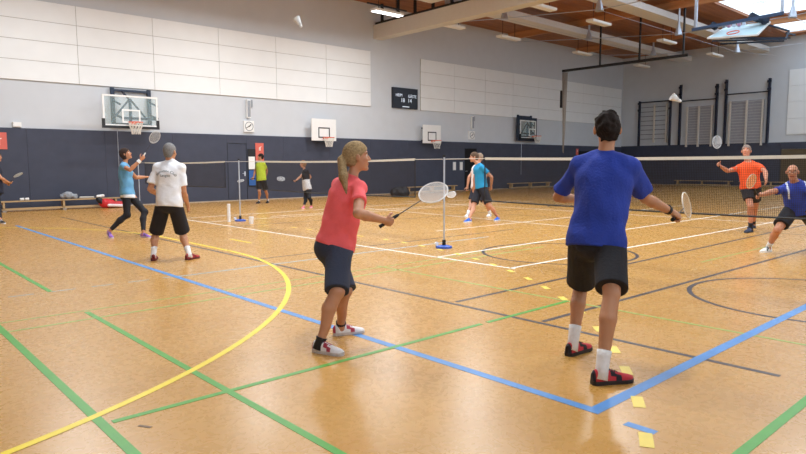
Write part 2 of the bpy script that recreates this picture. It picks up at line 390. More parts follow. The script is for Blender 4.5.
strip(M_blue, 3.13, 1.64, 3.13, 1.47, .06)
strip(M_lblue, 3.2, 7.8, 9.5, 7.95, .05, .0013)
for i in range(5): strip(M_lblue, 1.35+i*.42, 7.83, 1.6+i*.42, 7.83, .03)
strip(M_green, 1.02, 14, 1.02, 2.2, .055, .0019); strip(M_green, 1.765, 14, 1.765, 7.84, .05, .0019); strip(M_green, 1.765, 6.5, 1.765, 1.6, .048, .0019)
strip(M_green, 1.07, 3.57, 4.2, 3.59, .045, .0021); strip(M_green, 4.28, 3.59, 5.56, 3.6, .045, .0021)
strip(M_lgreen, 5.6, 6.7, 5.54, .8, .04, .0013)
strip(M_lgreen, .6, 6.56, 9, 6.6, .03, .0013); strip(M_lgreen, .6, 6.16, 9, 6.32, .04, .0013)
strip(M_green, 3.0, 1.08, 7, 1.07, .055, .0019)
strip(M_lgreen, 9.2, 3.75, 12, 3.7, .03, .0013)
strip(M_wht, 6.8, 5.22, 6.85, 16.4, .05, .0015); strip(M_wht, 6.8, 6.72, 24, 6.9, .05, .0015); strip(M_wht, 6.8, 5.3, 24, 5.1, .05, .0015)
strip(M_wht, 6.85, 16.4, 20, 16.9, .05, .0015); strip(M_wht, 9, 15.3, 20, 15.1, .05, .0015)
strip(M_wht, 13.0, 16.8, 12.3, 7.0, .045, .0014); strip(M_wht, 6.85, 14.9, 20, 14.5, .04, .0014); strip(M_wht, 9.5, 9.4, 22, 9.4, .04, .0014)
strip(M_wht, 16.5, 18, 16.5, 2, .045, .0013); strip(M_dark, 11, 12.1, 24, 12.1, .04, .0012); strip(M_dark, 14.2, 19, 14.2, 3, .04, .0012)
arc(M_dark, 18.9, 10.9, 1.8, 0, 360, .05, .0012, 48)
# goal area line (6 m) and dashed free-throw line (9 m), penalty mark
arc(M_yel, -1.66, 9.62, 6.485, -90, 0, .055, .0024, 64); arc(M_yel, -1.66, 12.2, 6.485, 0, 90, .055, .0024, 64); strip(M_yel, 4.825, 9.6, 4.825, 12.22, .055, .0024)
for k, a0 in enumerate((-60.2, -56.9, -53.3, -50.3, -46.6, -42.6, -39.0, -35.4, -31.9, -28.4, -25, -21.5, -18, -14.5, -11, -7.5, -4)):
    arc(M_dash, -1.66, 9.62, 9.4, a0-.55, a0+.55, .07, .0023, 4)
for k in range(5): strip(M_dash, 7.75, 9.7+k*.6, 7.75, 9.9+k*.6, .05, .0023)
strip(M_yel, 5.62, 10.3, 5.62, 11.1, .05, .0023)
strip(mat('dark_scuff', (110, 84, 56), .5), 1.16, 3.42, 1.2, 3.35, .02, .002)

# ------------------------------------------------------------------ basketball goals
M_orange = mat('orange_rim', (226, 92, 52), .5, var=.04); M_cord = mat('white_cord', (232, 228, 220), .7, var=.02)
def rim(t, x, y, z, r=.225):
    k = MB().ring((x, y, z), (r, 0, 0), (0, r, 0), .014, 24, 6); k.box((x-.09, y+r-.01, z-.06), (x+.09, y+r+.1, z+.02)); k.build('rim', M_orange, t)
    n = MB(); levels = [(0, r), (.14, r*.86), (.28, r*.66), (.4, r*.6)]
    N = 12
    for s in (0, 1):
        for i in range(N):
            pts = []
            for j, (dz, rr) in enumerate(levels):
                a = 2*math.pi*(i+(j*.5 if s else -j*.5))/N; pts.append((x+rr*math.cos(a), y+rr*math.sin(a), z-dz))
            n.tube(pts, .008, 4, cap=False)
    n.build('net', M_cord, t)
def small_goal(x0, x1, z0, z1, label):
    yb = 22.6; xc = (x0+x1)/2
    t = empty('basketball_hoop', (xc, WY, z0), label, 'basketball hoop', 'white wall hoops')
    MB().box((x0, yb, z0), (x1, yb+.03, z1)).build('backboard', M_white, t)
    q = MB(); a, b, c, d = xc-.3, xc+.3, z0+.12, z0+.57
    for lo, hi in (((a, yb-.006, c), (b, yb-.001, c+.05)), ((a, yb-.006, d-.05), (b, yb-.001, d)), ((a, yb-.006, c+.05), (a+.05, yb-.001, d-.05)), ((b-.05, yb-.006, c+.05), (b, yb-.001, d-.05))): q.box(lo, hi)
    q.build('target_square', M_black, t)
    for s in (-.35, .35):
        for zz in (z0+.15, z1-.15): MB().bar((xc+s, yb+.03, zz), (xc+s, WY-.05 if zz < 2.6 else WY, zz), .05).build('bracket_arm', M_dsteel, t)
    MB().bar((xc-.3, yb+.06, z0-.02), (xc+.3, yb+.06, z0-.02), .06).build('cross_bar', M_dsteel, t)
    rim(t, xc+.02, yb-.33, z0+.13)
small_goal(15.33, 16.61, 2.45, 3.38, 'white backboard hoop on the long wall right of the clock by the door')
small_goal(21.91, 23.18, 2.47, 3.38, 'white backboard hoop on the long wall below the scoreboard')
def glass_goal(x0, x1, z0, z1, yb, label, rx=None, fs=0.):
    xc = (x0+x1)/2; rx = rx or xc
    t = empty('basketball_hoop', (xc, WY, z0), label, 'basketball hoop', 'glass backboard hoops')
    MB().box((x0+.03, yb, z0+.03), (x1-.03, yb+.015, z1-.03)).build('backboard', M_glass, t)
    b = MB()
    for lo, hi in (((x0, yb-.01, z1-.055), (x1, yb+.025, z1)), ((x0, yb-.01, z0+.28), (x0+.055, yb+.025, z1-.055)), ((x1-.055, yb-.01, z0+.28), (x1, yb+.025, z1-.055)), ((x0+.06, yb-.01, z0+.06), (x1-.06, yb+.022, z0+.1))): b.box(lo, hi)
    b.build('board_edge', M_white, t)
    p = MB(); p.box((x0-.03, yb-.03, z0-.03), (x1+.03, yb+.05, z0+.055)); p.box((x0-.03, yb-.03, z0+.055), (x0+.055, yb+.05, z0+.28)); p.box((x1-.055, yb-.03, z0+.055), (x1+.03, yb+.05, z0+.28))
    p.build('edge_padding', M_black, t)
    q = MB(); a, c = rx-.3, z0+.16
    for lo, hi in (((a, yb-.008, c), (a+.6, yb-.001, c+.05)), ((a, yb-.008, c+.4), (a+.6, yb-.001, c+.45)), ((a, yb-.008, c+.05), (a+.05, yb-.001, c+.4)), ((a+.55, yb-.008, c+.05), (a+.6, yb-.001, c+.4))): q.box(lo, hi)
    q.build('target_square', M_white, t)
    f = MB(); wl, wr = xc-.62+fs, xc+.62+fs
    for s in (wl, wr): f.box((s-.06, WY-.14, z0+.05), (s+.06, WY-.05, z1+.32)); f.bar((s, WY-.1, z0+.5), (s, yb+.06, z0+.35), .06); f.bar((s, WY-.1, z1-.1), (s, yb+.06, z1-.3), .05)
    f.box((wl, WY-.13, z1+.2), (wr, WY-.06, z1+.28)); f.box((wl, WY-.13, z0+.12), (wr, WY-.06, z0+.2))
    f.box((wl, yb+.03, z0+.28), (wr, yb+.09, z0+.36)); f.box((xc-.04, yb+.03, z0+.1), (xc+.04, yb+.09, z1-.1))
    f.bar((xc, yb+.07, z1-.1), (xc-.5, yb+.07, z0+.36), .05); f.bar((xc, yb+.07, z1-.1), (xc+.5, yb+.07, z0+.36), .05)
    f.bar((xc, yb+.07, z1-.15), (xc, WY-.1, z1+.22), .05)
    f.build('folding_frame', M_dsteel, t)
    rim(t, rx, yb-.38, z0+.17)
    MB().tube([(xc-.2, WY-.06, z0+.2), (xc-.2, WY-.06, .8)], .012, 5).build('crank_rod', M_steel, t)
glass_goal(6.81, 8.62, 2.68, 3.75, 22.1, 'large glass backboard hoop above the woman in light blue', 7.72, .3)
glass_goal(29.75, 31.25, 2.88, 3.95, 22.62, 'dark framed glass hoop on the long wall near the far corner', 30.9)
q = MB(); far = [o for o in bpy.data.objects if o.get('label', '').startswith('dark framed glass')][0]
for lo, hi in (((29.55, 22.66, 2.76), (29.74, 22.76, 4.12)), ((31.26, 22.66, 2.86), (31.4, 22.76, 4.0)), ((29.74, 22.66, 3.98), (31.4, 22.76, 4.12)), ((29.74, 22.66, 2.76), (31.75, 22.76, 2.86))): q.box(lo, hi)
q.build('surround_frame', M_dsteel, far)

# ------------------------------------------------------------------ wall fittings
t = empty('scoreboard', (21, WY, 4.12), 'black electronic scoreboard on the long wall between the panel fields', 'scoreboard')
MB().box((20.2, WY-.12, 4.12), (21.82, WY, 5.1)).build('case', mat('scoreboard_black', (28, 32, 44), .4, var=.04), t)
M_led = mat('score_led', (214, 226, 240), .4, var=0, emit=(214, 226, 240), es=.5)
def wall_text(body, size, x, z, parent, m, name, yy, sx=1.0):
    v, f = text_geo(body, size); P = np.stack([x+v[:, 0]*sx, yy-v[:, 2]-.002, z+v[:, 1]], 1)
    return link_mesh(name, P, f, m, parent)
wall_text('HEIM', .2, 20.58, 4.74, t, M_led, 'lettering', WY-.12, .95); wall_text('GÄSTE', .2, 21.45, 4.72, t, M_led, 'lettering', WY-.12, .95)
wall_text('18', .27, 20.82, 4.5, t, M_led, 'digits', WY-.12, 1.0); wall_text('14', .27, 21.28, 4.5, t, M_led, 'digits', WY-.12, 1.0)
MB().box((20.8, WY-.124, 4.19), (21.25, WY-.12, 4.23)).build('nameplate', M_led, t)
def clock(x, z, label):
    t = empty('wall_clock', (x, WY, z-.2), label, 'clock', 'wall clocks')
    MB().box((x-.22, WY-.1, z-.22), (x+.22, WY, z+.22)).build('case', M_white, t)
    MB().ring((x, WY-.105, z), (.17, 0, 0), (0, 0, .17), .012, 24, 5).build('dial_rim', mat('clock_grey', (120, 128, 136), .5), t)
    MB().obox((x+.03, WY-.112, z+.03), (.05, 0, .05), (.012, 0, -.012), (0, .004, 0)).build('hour_hand', M_black, t)
    MB().obox((x-.05, WY-.114, z-.02), (.09, 0, .05), (.006, 0, -.009), (0, .004, 0)).build('minute_hand', M_black, t)
clock(12.56, 2.95, 'square white clock above the navy door'); clock(25.9, 2.98, 'square white clock above the player in turquoise')
M_grey = mat('grey_case', (150, 156, 164), .5)
def column_speaker(x, z0, z1, label):
    t = empty('wall_loudspeaker', (x, WY, z0), label, 'loudspeaker', 'column loudspeakers')
    MB().box((x-.1, WY-.14, z0), (x+.06, WY-.03, z1)).build('cabinet', M_white, t); MB().box((x-.085, WY-.148, z0+.04), (x+.045, WY-.14, z1-.04)).build('grille', M_grey, t)
    MB().box((x+.08, WY-.1, z0+.45), (x+.17, WY-.002, z1)).build('junction_box', M_grey, t)
column_speaker(12.57, 3.28, 4.0, 'tall grey column loudspeaker above the clock by the navy door'); column_speaker(25.95, 3.3, 4.0, 'tall grey column loudspeaker above the far clock')
M_red = mat('red_sign', (216, 104, 90), .5, var=.03)
def red_sign(x0, x1, z0, z1, label):
    t = empty('safety_sign', ((x0+x1)/2, WY, z0), label, 'sign', 'red safety signs'); w = x1-x0
    MB().box((x0, WY-.07, z0), (x1, WY-.05, z1)).build('plate', M_red, t)
    xc = (x0+x1)/2; zc = z1-w*.6
    p = MB().tube([(xc, WY-.074, zc-w*.22), (xc, WY-.074, zc+w*.12)], w*.1, 8); p.bar((xc, WY-.074, zc+w*.12), (xc+w*.2, WY-.074, zc+w*.22), w*.06)
    p.build('pictogram', mat('sign_white', (240, 220, 212), .5), t)
red_sign(3.72, 4.2, 1.93, 2.45, 'square red fire sign on the navy wall at the left edge')
red_sign(12.83, 13.2, 1.55, 2.3, 'tall red sign beside the notice board behind the green shirt player')
red_sign(36.1, 36.35, 2.0, 2.4, 'small red sign by the black doorway near the far corner')
t = empty('notice_board', (12.65, WY, .9), 'black notice board with a white and a blue sheet by the navy door', 'notice board')
MB().box((12.48, WY-.08, .55), (12.82, WY-.05, 2.05)).build('board', M_black, t)
MB().box((12.5, WY-.086, 1.25), (12.78, WY-.08, 1.75)).build('sheet', M_white, t); MB().box((12.5, WY-.086, .6), (12.8, WY-.08, 1.2)).build('sheet', mat('blue_sheet', (40, 92, 160), .5), t)
for x, l in ((24.55, 'left one of two white sheets on the navy wall beside the black door'), (25.08, 'right one of two white sheets on the navy wall beside the black door')):
    s = empty('wall_notice', (x, WY-.05, 1.1), l, 'notice', 'white sheets on the navy wall')
    MB().box((x-.12, WY-.07, 1.1), (x+.12, WY-.05, 1.55)).build('frame', M_grey, s); MB().box((x-.1, WY-.074, 1.12), (x+.1, WY-.07, 1.53)).build('sheet', M_white, s)
s = empty('emergency_light', (4.5, WY, 2.62), 'small white emergency light on top of the navy cladding at the left', 'light')
MB().box((4.38, WY-.1, 2.63), (4.62, WY, 2.78)).build('case', M_white, s); MB().box((4.4, WY-.11, 2.65), (4.6, WY-.1, 2.76)).build('lens', M_off, s)

# wall bars on the end wall
M_rung = mat('rung_wood', (188, 186, 186), .6, var=.05); M_rail = mat('dark_rail', (34, 42, 62), .5, .2)
def wall_bars(yl, yr, z0, z1, nr, ups, label, rails, back=True, inner=None):
    t = empty('wall_bars', (WX, (yl+yr)/2, z0), label, 'wall bars', 'climbing frames on the end wall')
    if back: MB().box((WX-.05, yr, z0), (WX-.01, yl, z1)).build('backing', mat('bars_backing', (168, 168, 174), .8), t)
    for u in ups: MB().box((WX-.16, u-.05, z0-.1), (WX-.03, u+.05, z1)).build('upright', M_pale, t)
    me = None
    for i in range(nr):
        z = z0+(z1-z0)*(i+.5)/nr
        MB().tube([(WX-.1, yr, z), (WX-.1, yl, z)], .022 if inner is None else .018, 6).build('rung', M_rung if inner is None else inner, t)
    for (u, a, b, w) in rails:
        k = MB().box((WX-.2, u-w/2, a), (WX-.01, u+w/2, b))
        for zz in (b-.25, b-.7): k.box((WX-.27, u-w/2-.07, zz), (WX-.2, u+w/2+.02, zz+.13))
        k.build('steel_column', M_rail, t)
    return t
t = wall_bars(21.5, 19.65, 2.95, 5.4, 8, [20.55, 19.7], 'barred climbing frame nearest the hall corner', [(21.62, 2.65, 5.7, .09), (19.45, 2.65, 5.7, .09)], False, mat('dark_bar', (70, 76, 92), .5))
MB().box((WX-.2, 19.45, 5.55), (WX-.12, 21.62, 5.63)).build('top_bar', M_rail, t)
t = wall_bars(18.4, 16.7, 2.6, 5.1, 15, [18.33, 17.58, 16.76], 'wooden wall bars in the middle of the end wall', [(18.8, 2.6, 6.55, .11), (16.5, 2.6, 6.4, .12)])
MB().box((WX-.2, 16.5, 5.45), (WX-.12, 18.8, 5.51)).build('top_bar', M_rail, t)
t = wall_bars(15.75, 13.75, 2.6, 5.25, 15, [15.68, 14.72, 13.82], 'wooden wall bars next to the white panel on the end wall', [(15.95, 2.6, 6.6, .11), (13.5, 2.6, 6.45, .12)])
MB().box((WX-.2, 13.5, 5.65), (WX-.12, 15.95, 5.71)).build('top_bar', M_rail, t)

# climbing rope rail
t = empty('rope_rail', (29.3, 16.3, 6.3), 'dark ceiling rail for climbing ropes in the far half of the hall', 'rail')
MB().box((29.16, 12.9, 6.26), (29.26, 19.5, 6.38)).build('rail', M_black, t)
for yy in (17.3, 15.2, 13.1): MB().box((29.17, yy-.035, 6.38), (29.24, yy+.035, 8.43)).build('hanger', M_black, t)
t = empty('climbing_ropes', (29.3, 19.4, 2.0), 'bundle of grey climbing ropes hanging at the end of the ceiling rail', 'ropes')
M_rope = mat('hemp_rope', (150, 144, 138), .9, var=.15, scale=30)
for i in range(5):
    a = i*1.26; dx, dy = .06*math.cos(a), .06*math.sin(a)
    MB().tube([(29.3+dx*1.7, 19.4+dy*1.7, 6.24), (29.3+dx, 19.4+dy, 4.5), (29.3+dx*.5, 19.4+dy*.5, 3.0), (29.3+dx*.3+.05, 19.45+dy*.3, 2.0+.05*i)], [.05, .045, .035, .02], 7).build('rope', M_rope, t, smooth=True)
MB().box((29.15, 19.5, 4.4), (29.3, 19.58, 5.3)).build('tie_strap', M_black, t)

# folded ceiling basketball goal
t = empty('ceiling_basketball_hoop', (25, 9, 6.2), 'folded-up ceiling basketball goal with glass board under the roof light', 'basketball hoop')
M_bsteel = mat('blue_grey_steel', (66, 84, 112), .45, .4)
A = at(692, 30, 26.2); B = at(784, 13, 24.2)
def seg(a, b, w, nm, m=M_bsteel): return MB().bar(a, b, w).build(nm, m, t)
seg(A, B, .12, 'main_beam')
for p in (at(695.5, 28, 26.15), at(782, 13, 24.25)):
    MB().bar(p, (p[0], p[1], 8.75), .1).build('hanger', M_steel, t)
c0, c1, c2, c3 = at(707.5, 38.5, 25.6), at(757, 35, 24.4), at(770, 22, 24.9), at(726, 27.5, 26.1)
nrm = unit(np.cross(c1-c0, c3-c0))
def slab(P, h, nm, m): return MB().add([p-nrm*h/2 for p in P]+[p+nrm*h/2 for p in P], [(0,3,2,1),(4,5,6,7),(0,1,5,4),(1,2,6,5),(2,3,7,6),(3,0,4,7)]).build(nm, m, t)
slab([c0, c1, c2, c3], .03, 'backboard', mat('frosted_board', (206, 232, 238), .25, var=.02))
for a, b in ((c0, c1), (c1, c2), (c2, c3), (c3, c0)): MB().bar(a, b, .06).build('board_edge', M_white, t)
for a, b in ((at(712, 41, 25.5), at(786, 39, 24.6)), (at(786, 39, 24.6), at(789, 31, 25.2)), (at(789, 31, 25.2), at(762, 23, 24.8)), (at(720, 44, 25.6), at(784, 41, 24.8)), (at(730, 38, 25.4), at(790, 38, 25.6)), (at(795, 35, 26), at(786, 33, 25))):
    seg(a, b, .06, 'folding_arm', M_dsteel)
for p, q in ((at(711, 24, 25.8), at(717, 28, 25.8)), (at(750, 15, 25), at(760, 20, 25)), (at(758, 19, 24.9), at(768, 21, 24.9))): seg(p, q, .2, 'hinge_bracket', M_dsteel)
for i in range(5): seg(at(724+i*5, 25-i*.6, 25.6), at(724+i*5, 28-i*.6, 25.6), .1, 'spring_unit', mat('spring_pink', (190, 140, 168), .5) if i % 2 else M_steel)
rc = (c0+c1)/2+nrm*.02
MB().ring(at(733, 32.5, 25.0), unit(c1-c0)*.2, unit(c3-c0)*.2, .02, 20, 6).build('rim', M_orange, t)

# ------------------------------------------------------------------ benches, bags, small things on the floor
M_bench = wood_material('bench_wood', (176, 146, 104), (206, 176, 130), 'x')
def bench(x0, x1, y, label, axis='x', group='gym benches along the walls'):
    L = x1-x0
    if axis == 'x':
        t = empty('gym_bench', ((x0+x1)/2, y, 0), label, 'bench', group); P = lambda u, w, z: (x0+u, y+w, z)
    else:
        t = empty('gym_bench', (y, (x0+x1)/2, 0), label, 'bench', group); P = lambda u, w, z: (y+w, x0+u, z)
    def bx(u0, u1, w0, w1, z0, z1, nm, m):
        a, b = np.array(P(u0, w0, z0)), np.array(P(u1, w1, z1)); MB().box(np.minimum(a, b), np.maximum(a, b)).build(nm, m, t)
    bx(0, L, -.13, .13, .3, .335, 'seat_board', M_bench); bx(.1, L-.1, -.05, .05, .05, .11, 'balance_beam', M_bench)
    for u in (.18, L/2, L-.24):
        bx(u, u+.06, -.11, .11, .11, .3, 'leg', M_bench); bx(u-.02, u+.08, -.17, .17, 0, .05, 'foot', mat('bench_foot', (150, 140, 130), .6))
bench(3.7, 7.4, 22.5, 'long wooden gym bench along the navy wall at the left')
bench(20.6, 24.2, 22.5, 'wooden gym bench along the navy wall behind the net end')
bench(28.6, 32.6, 22.5, 'wooden gym bench under the dark framed glass hoop')
bench(15.2, 18.8, WX-.5, 'wooden gym bench below the middle wall bars', 'y'); bench(11.2, 14.8, WX-.5, 'wooden gym bench behind the orange shirt player', 'y')

def blob(name, prims, h, m, parent=None, loc=None, noise=0., nf=18., seed=1, k=.03):
    lo = np.min([np.minimum(p[0], p[1])-max(p[2], p[3]) for p in prims], 0)-.05; hi = np.max([np.maximum(p[0], p[1])+max(p[2], p[3]) for p in prims], 0)+.05
    S = SDF(lo, hi, h)
    for p in prims: S.cone(*p, k=k)
    if noise: S.wobble(noise, nf, seed)
    v, f = S.mesh(); return link_mesh(name, v, f, m, parent, loc, True)

# ------------------------------------------------------------------ implicit surfaces for bodies and cloth
class SDF:
    def __init__(s, lo, hi, h):
        s.lo = np.asarray(lo, float); s.h = h; s.n = (np.ceil((np.asarray(hi)-s.lo)/h).astype(int)+2)
        s.f = np.full(s.n, .3, np.float32)
        s.ax = [(s.lo[i]+h*np.arange(s.n[i])).astype(np.float32) for i in range(3)]
    def _sl(s, lo, hi):
        a = np.clip(np.floor((lo-s.lo)/s.h).astype(int), 0, s.n); b = np.clip(np.ceil((hi-s.lo)/s.h).astype(int)+1, 0, s.n)
        if np.any(b <= a): return None, None
        sl = tuple(slice(a[i], b[i]) for i in range(3))
        P = (s.ax[0][sl[0]][:, None, None], s.ax[1][sl[1]][None, :, None], s.ax[2][sl[2]][None, None, :])
        return sl, P
    def _u(s, sl, d, k, sub=False):
        f = s.f[sl]
        if sub: d = -d; h = np.clip(.5-.5*(d-f)/k, 0, 1)*0+np.clip(.5+.5*(d-f)/k, 0, 1); s.f[sl] = f*(1-h)+d*h+k*h*(1-h)
        else: h = np.clip(.5+.5*(f-d)/k, 0, 1); s.f[sl] = f*(1-h)+d*h-k*h*(1-h)
    def cone(s, a, b, ra, rb, k=.02, flat=None, cut=None, sub=False):
        a, b = np.asarray(a, float), np.asarray(b, float); R = max(ra, rb)
        if flat is not None and flat[1] < 1: R = R/flat[1]
        pad = R+k+3*s.h
        sl, P = s._sl(np.minimum(a, b)-pad, np.maximum(a, b)+pad)
        if sl is None: return
        ab = b-a; L2 = max(1e-9, ab@ab)
        px, py, pz = P[0]-a[0], P[1]-a[1], P[2]-a[2]
        t = np.clip((px*ab[0]+py*ab[1]+pz*ab[2])/L2, 0, 1)
        dx, dy, dz = px-t*ab[0], py-t*ab[1], pz-t*ab[2]
        d2 = dx*dx+dy*dy+dz*dz
        if flat is not None:
            w = unit(flat[0]); q = dx*w[0]+dy*w[1]+dz*w[2]; d2 = np.maximum(d2+q*q*(flat[1]**2-1), 0)
        d = np.sqrt(d2)-(ra+(rb-ra)*t)
        if cut is not None:
            for c, n in (cut if isinstance(cut, list) else [cut]):
                d = np.maximum(d, (P[0]-c[0])*n[0]+(P[1]-c[1])*n[1]+(P[2]-c[2])*n[2])
        s._u(sl, d.astype(np.float32), k, sub)
    def ell(s, c, M, r, k=.02, sub=False, cut=None):     # M rows: local axes
        c = np.asarray(c, float); pad = max(r)+k+3*s.h
        sl, P = s._sl(c-pad, c+pad)
        if sl is None: return
        p = [P[i]-c[i] for i in range(3)]
        k0 = k1 = 0
        for i in range(3):
            q = p[0]*M[i][0]+p[1]*M[i][1]+p[2]*M[i][2]; k0 = k0+(q/r[i])**2; k1 = k1+(q/r[i]**2)**2
        k0 = np.sqrt(k0); d = k0*(k0-1)/np.maximum(np.sqrt(k1), 1e-4)
        if cut is not None:
            for cc, n in (cut if isinstance(cut, list) else [cut]):
                d = np.maximum(d, (P[0]-cc[0])*n[0]+(P[1]-cc[1])*n[1]+(P[2]-cc[2])*n[2])
        s._u(sl, d.astype(np.float32), k, sub)
    def clip(s, c, n):
        c = np.asarray(c, float); n = unit(n)
        s.f = np.maximum(s.f, ((s.ax[0]-c[0])*n[0])[:, None, None]+((s.ax[1]-c[1])*n[1])[None, :, None]+((s.ax[2]-c[2])*n[2])[None, None, :]).astype(np.float32)
    def wobble(s, amp, freq, seed, aniso=(1, 1, .45)):
        rng = np.random.RandomState(seed); tot = 0
        m = np.abs(s.f) < amp*3+2*s.h
        I = np.nonzero(m); X, Y, Z = s.ax[0][I[0]], s.ax[1][I[1]], s.ax[2][I[2]]
        for i in range(5):
            w = rng.normal(size=3)*np.array(aniso); w = w/np.linalg.norm(w)*freq*(.7+.35*i); ph = rng.uniform(0, 6.28, 2)
            w2 = rng.normal(size=3)*freq*.3
            tot = tot+np.sin(X*w[0]+Y*w[1]+Z*w[2]+ph[0]+1.6*np.sin(X*w2[0]+Y*w2[1]+Z*w2[2]+ph[1]))/(1+.5*i)
        s.f[m] += (amp*.5*tot).astype(np.float32)
    def mesh(s):
        f = s.f; S = f < 0; n = f.shape
        c = [S[i:n[0]-1+i, j:n[1]-1+j, k:n[2]-1+k] for i in (0, 1) for j in (0, 1) for k in (0, 1)]
        al = c[0].copy(); an = c[0].copy()
        for q in c[1:]: al &= q; an |= q
        act = an & ~al; I = np.array(np.nonzero(act)).T; N = len(I)
        idx = np.full(act.shape, -1, np.int32); idx[I[:, 0], I[:, 1], I[:, 2]] = np.arange(N)
        acc = np.zeros((N, 3)); cnt = np.zeros(N)
        off = [(i, j, k) for i in (0, 1) for j in (0, 1) for k in (0, 1)]
        val = {o: f[I[:, 0]+o[0], I[:, 1]+o[1], I[:, 2]+o[2]] for o in off}
        for o in off:
            for ax in range(3):
                if o[ax] == 0:
                    p = list(o); p[ax] = 1; p = tuple(p); a, b = val[o], val[p]; m = (a < 0) != (b < 0)
                    t = np.where(m, a/np.where(m, a-b, 1), 0); pos = np.tile(np.array(o, float), (N, 1)); pos[:, ax] += t
                    acc[m] += pos[m]; cnt[m] += 1
        V = s.lo+s.h*(I+acc/cnt[:, None])
        F = []
        for ax in range(3):
            a1, a2 = (ax+1) % 3, (ax+2) % 3
            sa = [slice(None)]*3; sb = [slice(None)]*3; sa[ax] = slice(0, n[ax]-1); sb[ax] = slice(1, n[ax])
            x = S[tuple(sa)] != S[tuple(sb)]; E = np.array(np.nonzero(x)).T
            E = E[(E[:, a1] > 0) & (E[:, a2] > 0) & (E[:, a1] < n[a1]-1) & (E[:, a2] < n[a2]-1)]
            if not len(E): continue
            q = []
            for d1, d2 in ((-1, -1), (0, -1), (0, 0), (-1, 0)):
                e = E.copy(); e[:, a1] += d1; e[:, a2] += d2; q.append(idx[e[:, 0], e[:, 1], e[:, 2]])
            q = np.stack(q, 1); ins = S[E[:, 0], E[:, 1], E[:, 2]]
            q[~ins] = q[~ins][:, ::-1]; F.append(q)
        F = np.concatenate(F); F = F[(F >= 0).all(1)]
        return V, F

# bags on and by the bench
t = empty('sports_bag', (7.0, 22.2, 0), 'red and white racket bag lying on the floor by the left bench', 'bag')
blob('bag_body', [(np.array([6.75, 22.2, .14]), np.array([7.35, 22.25, .1]), .13, .1), (np.array([6.7, 22.2, .2]), np.array([7.0, 22.25, .17]), .13, .12)], .03, mat('red_nylon', (206, 44, 52), .45, var=.1), t, noise=.02)
blob('side_pocket', [(np.array([6.85, 22.08, .1]), np.array([7.35, 22.1, .06]), .05, .05)], .02, mat('white_nylon', (236, 222, 224), .5), t)
blob('end_flap', [(np.array([6.58, 22.2, .3]), np.array([6.72, 22.2, .16]), .09, .1)], .025, mat('black_nylon', (24, 26, 34), .6), t)
blob('towel', [(np.array([6.55, 22.2, .4]), np.array([6.72, 22.2, .42]), .05, .05)], .02, M_white, t)
t = empty('sports_bag', (5.9, 22.5, .335), 'crumpled grey bag on the left bench', 'bag')
blob('bag_body', [(np.array([5.6, 22.5, .44]), np.array([5.95, 22.5, .43]), .085, .08), (np.array([5.65, 22.48, .5]), np.array([5.82, 22.5, .51]), .07, .06)], .025, mat('grey_nylon', (150, 156, 164), .6, var=.3, scale=14), t, noise=.025, nf=30)
t = empty('folded_towel', (6.3, 22.5, .335), 'flat folded pale towel on the left bench', 'towel')
blob('towel', [(np.array([6.1, 22.5, .37]), np.array([6.5, 22.48, .37]), .035, .03)], .015, mat('pale_towel', (196, 192, 186), .9), t)
for x, l in ((4.36, 'left one of two small white cups lying on the left bench'), (4.5, 'right one of two small white cups lying on the left bench')):
    t = empty('paper_cup', (x, 22.47, .335), l, 'cup', 'white cups on the bench')
    MB().tube([(x, 22.45, .381), (x+.1, 22.47, .381)], [.035, .045], 12).build('cup', M_white, t); MB().ring((x+.1, 22.47, .381), (0, .042, 0), (0, 0, .042), .004, 14, 5).build('rolled_rim', M_white, t)
t = empty('sports_bag', (18.3, 20.4, 0), 'black sports bag on the floor behind the net end', 'bag')
blob('bag_body', [(np.array([18.15, 20.5, .2]), np.array([18.5, 20.2, .2]), .2, .2), (np.array([18.2, 20.4, .3]), np.array([18.5, 20.2, .32]), .16, .15)], .03, mat('black_nylon', (24, 26, 34), .6), t, noise=.02)
t = empty('shuttlecock_tube', (7.39, 14.2, 0), 'tall white shuttlecock tube standing by the middle net post', 'tube')
MB().tube([(7.35, 14.55, 0), (7.35, 14.55, .42)], .04, 12).build('tube', M_white, t); MB().tube([(7.35, 14.55, .42), (7.35, 14.55, .45)], .042, 12).build('lid', M_white, t)
t = empty('drinks_cup', (7.5, 13.7, 0), 'short white beaker standing right of the middle net post', 'cup')
MB().tube([(7.5, 13.7, 0), (7.5, 13.7, .15)], [.05, .06], 12).build('beaker', M_white, t); MB().tube([(7.5, 13.7, .15), (7.5, 13.7, .17)], .062, 12).build('lid', M_white, t)

# ------------------------------------------------------------------ badminton nets and posts
NX = 7.66
M_bluefoot = mat('blue_post_foot', (40, 84, 180), .5); M_netc = mat('net_cord', (46, 40, 38), .9, var=0); M_tape = mat('net_tape', (218, 215, 204), .7, var=.04, scale=20)
def post(y, label):
    t = empty('net_post', (NX, y, 0), label, 'net post', 'badminton net posts')
    MB().tube([(NX, y, .04), (NX, y, 1.55)], .015, 10).build('pole', M_steel, t)
    MB().tube([(NX, y, 0), (NX, y, .03), (NX, y, .05)], [.14, .14, .06], 20).build('foot', M_bluefoot, t)
    MB().tube([(NX, y, .05), (NX, y, .14)], .03, 10).build('socket', M_black, t)
    for s in (1,): MB().disc((NX-.1, y+s*.08, .07), (0, 1, 0), .035, .03, 12).build('wheel', M_white, t)
    MB().tube([(NX, y, 1.53), (NX, y, 1.57)], .025, 8).build('cap', M_black, t)
post(7.39, 'silver net post with blue foot near the coral shirt woman'); post(14.55, 'silver net post with blue foot by the white tube'); post(21.5, 'silver net post behind the woman in light blue'); post(.2, 'silver net post with blue foot outside the right frame edge')
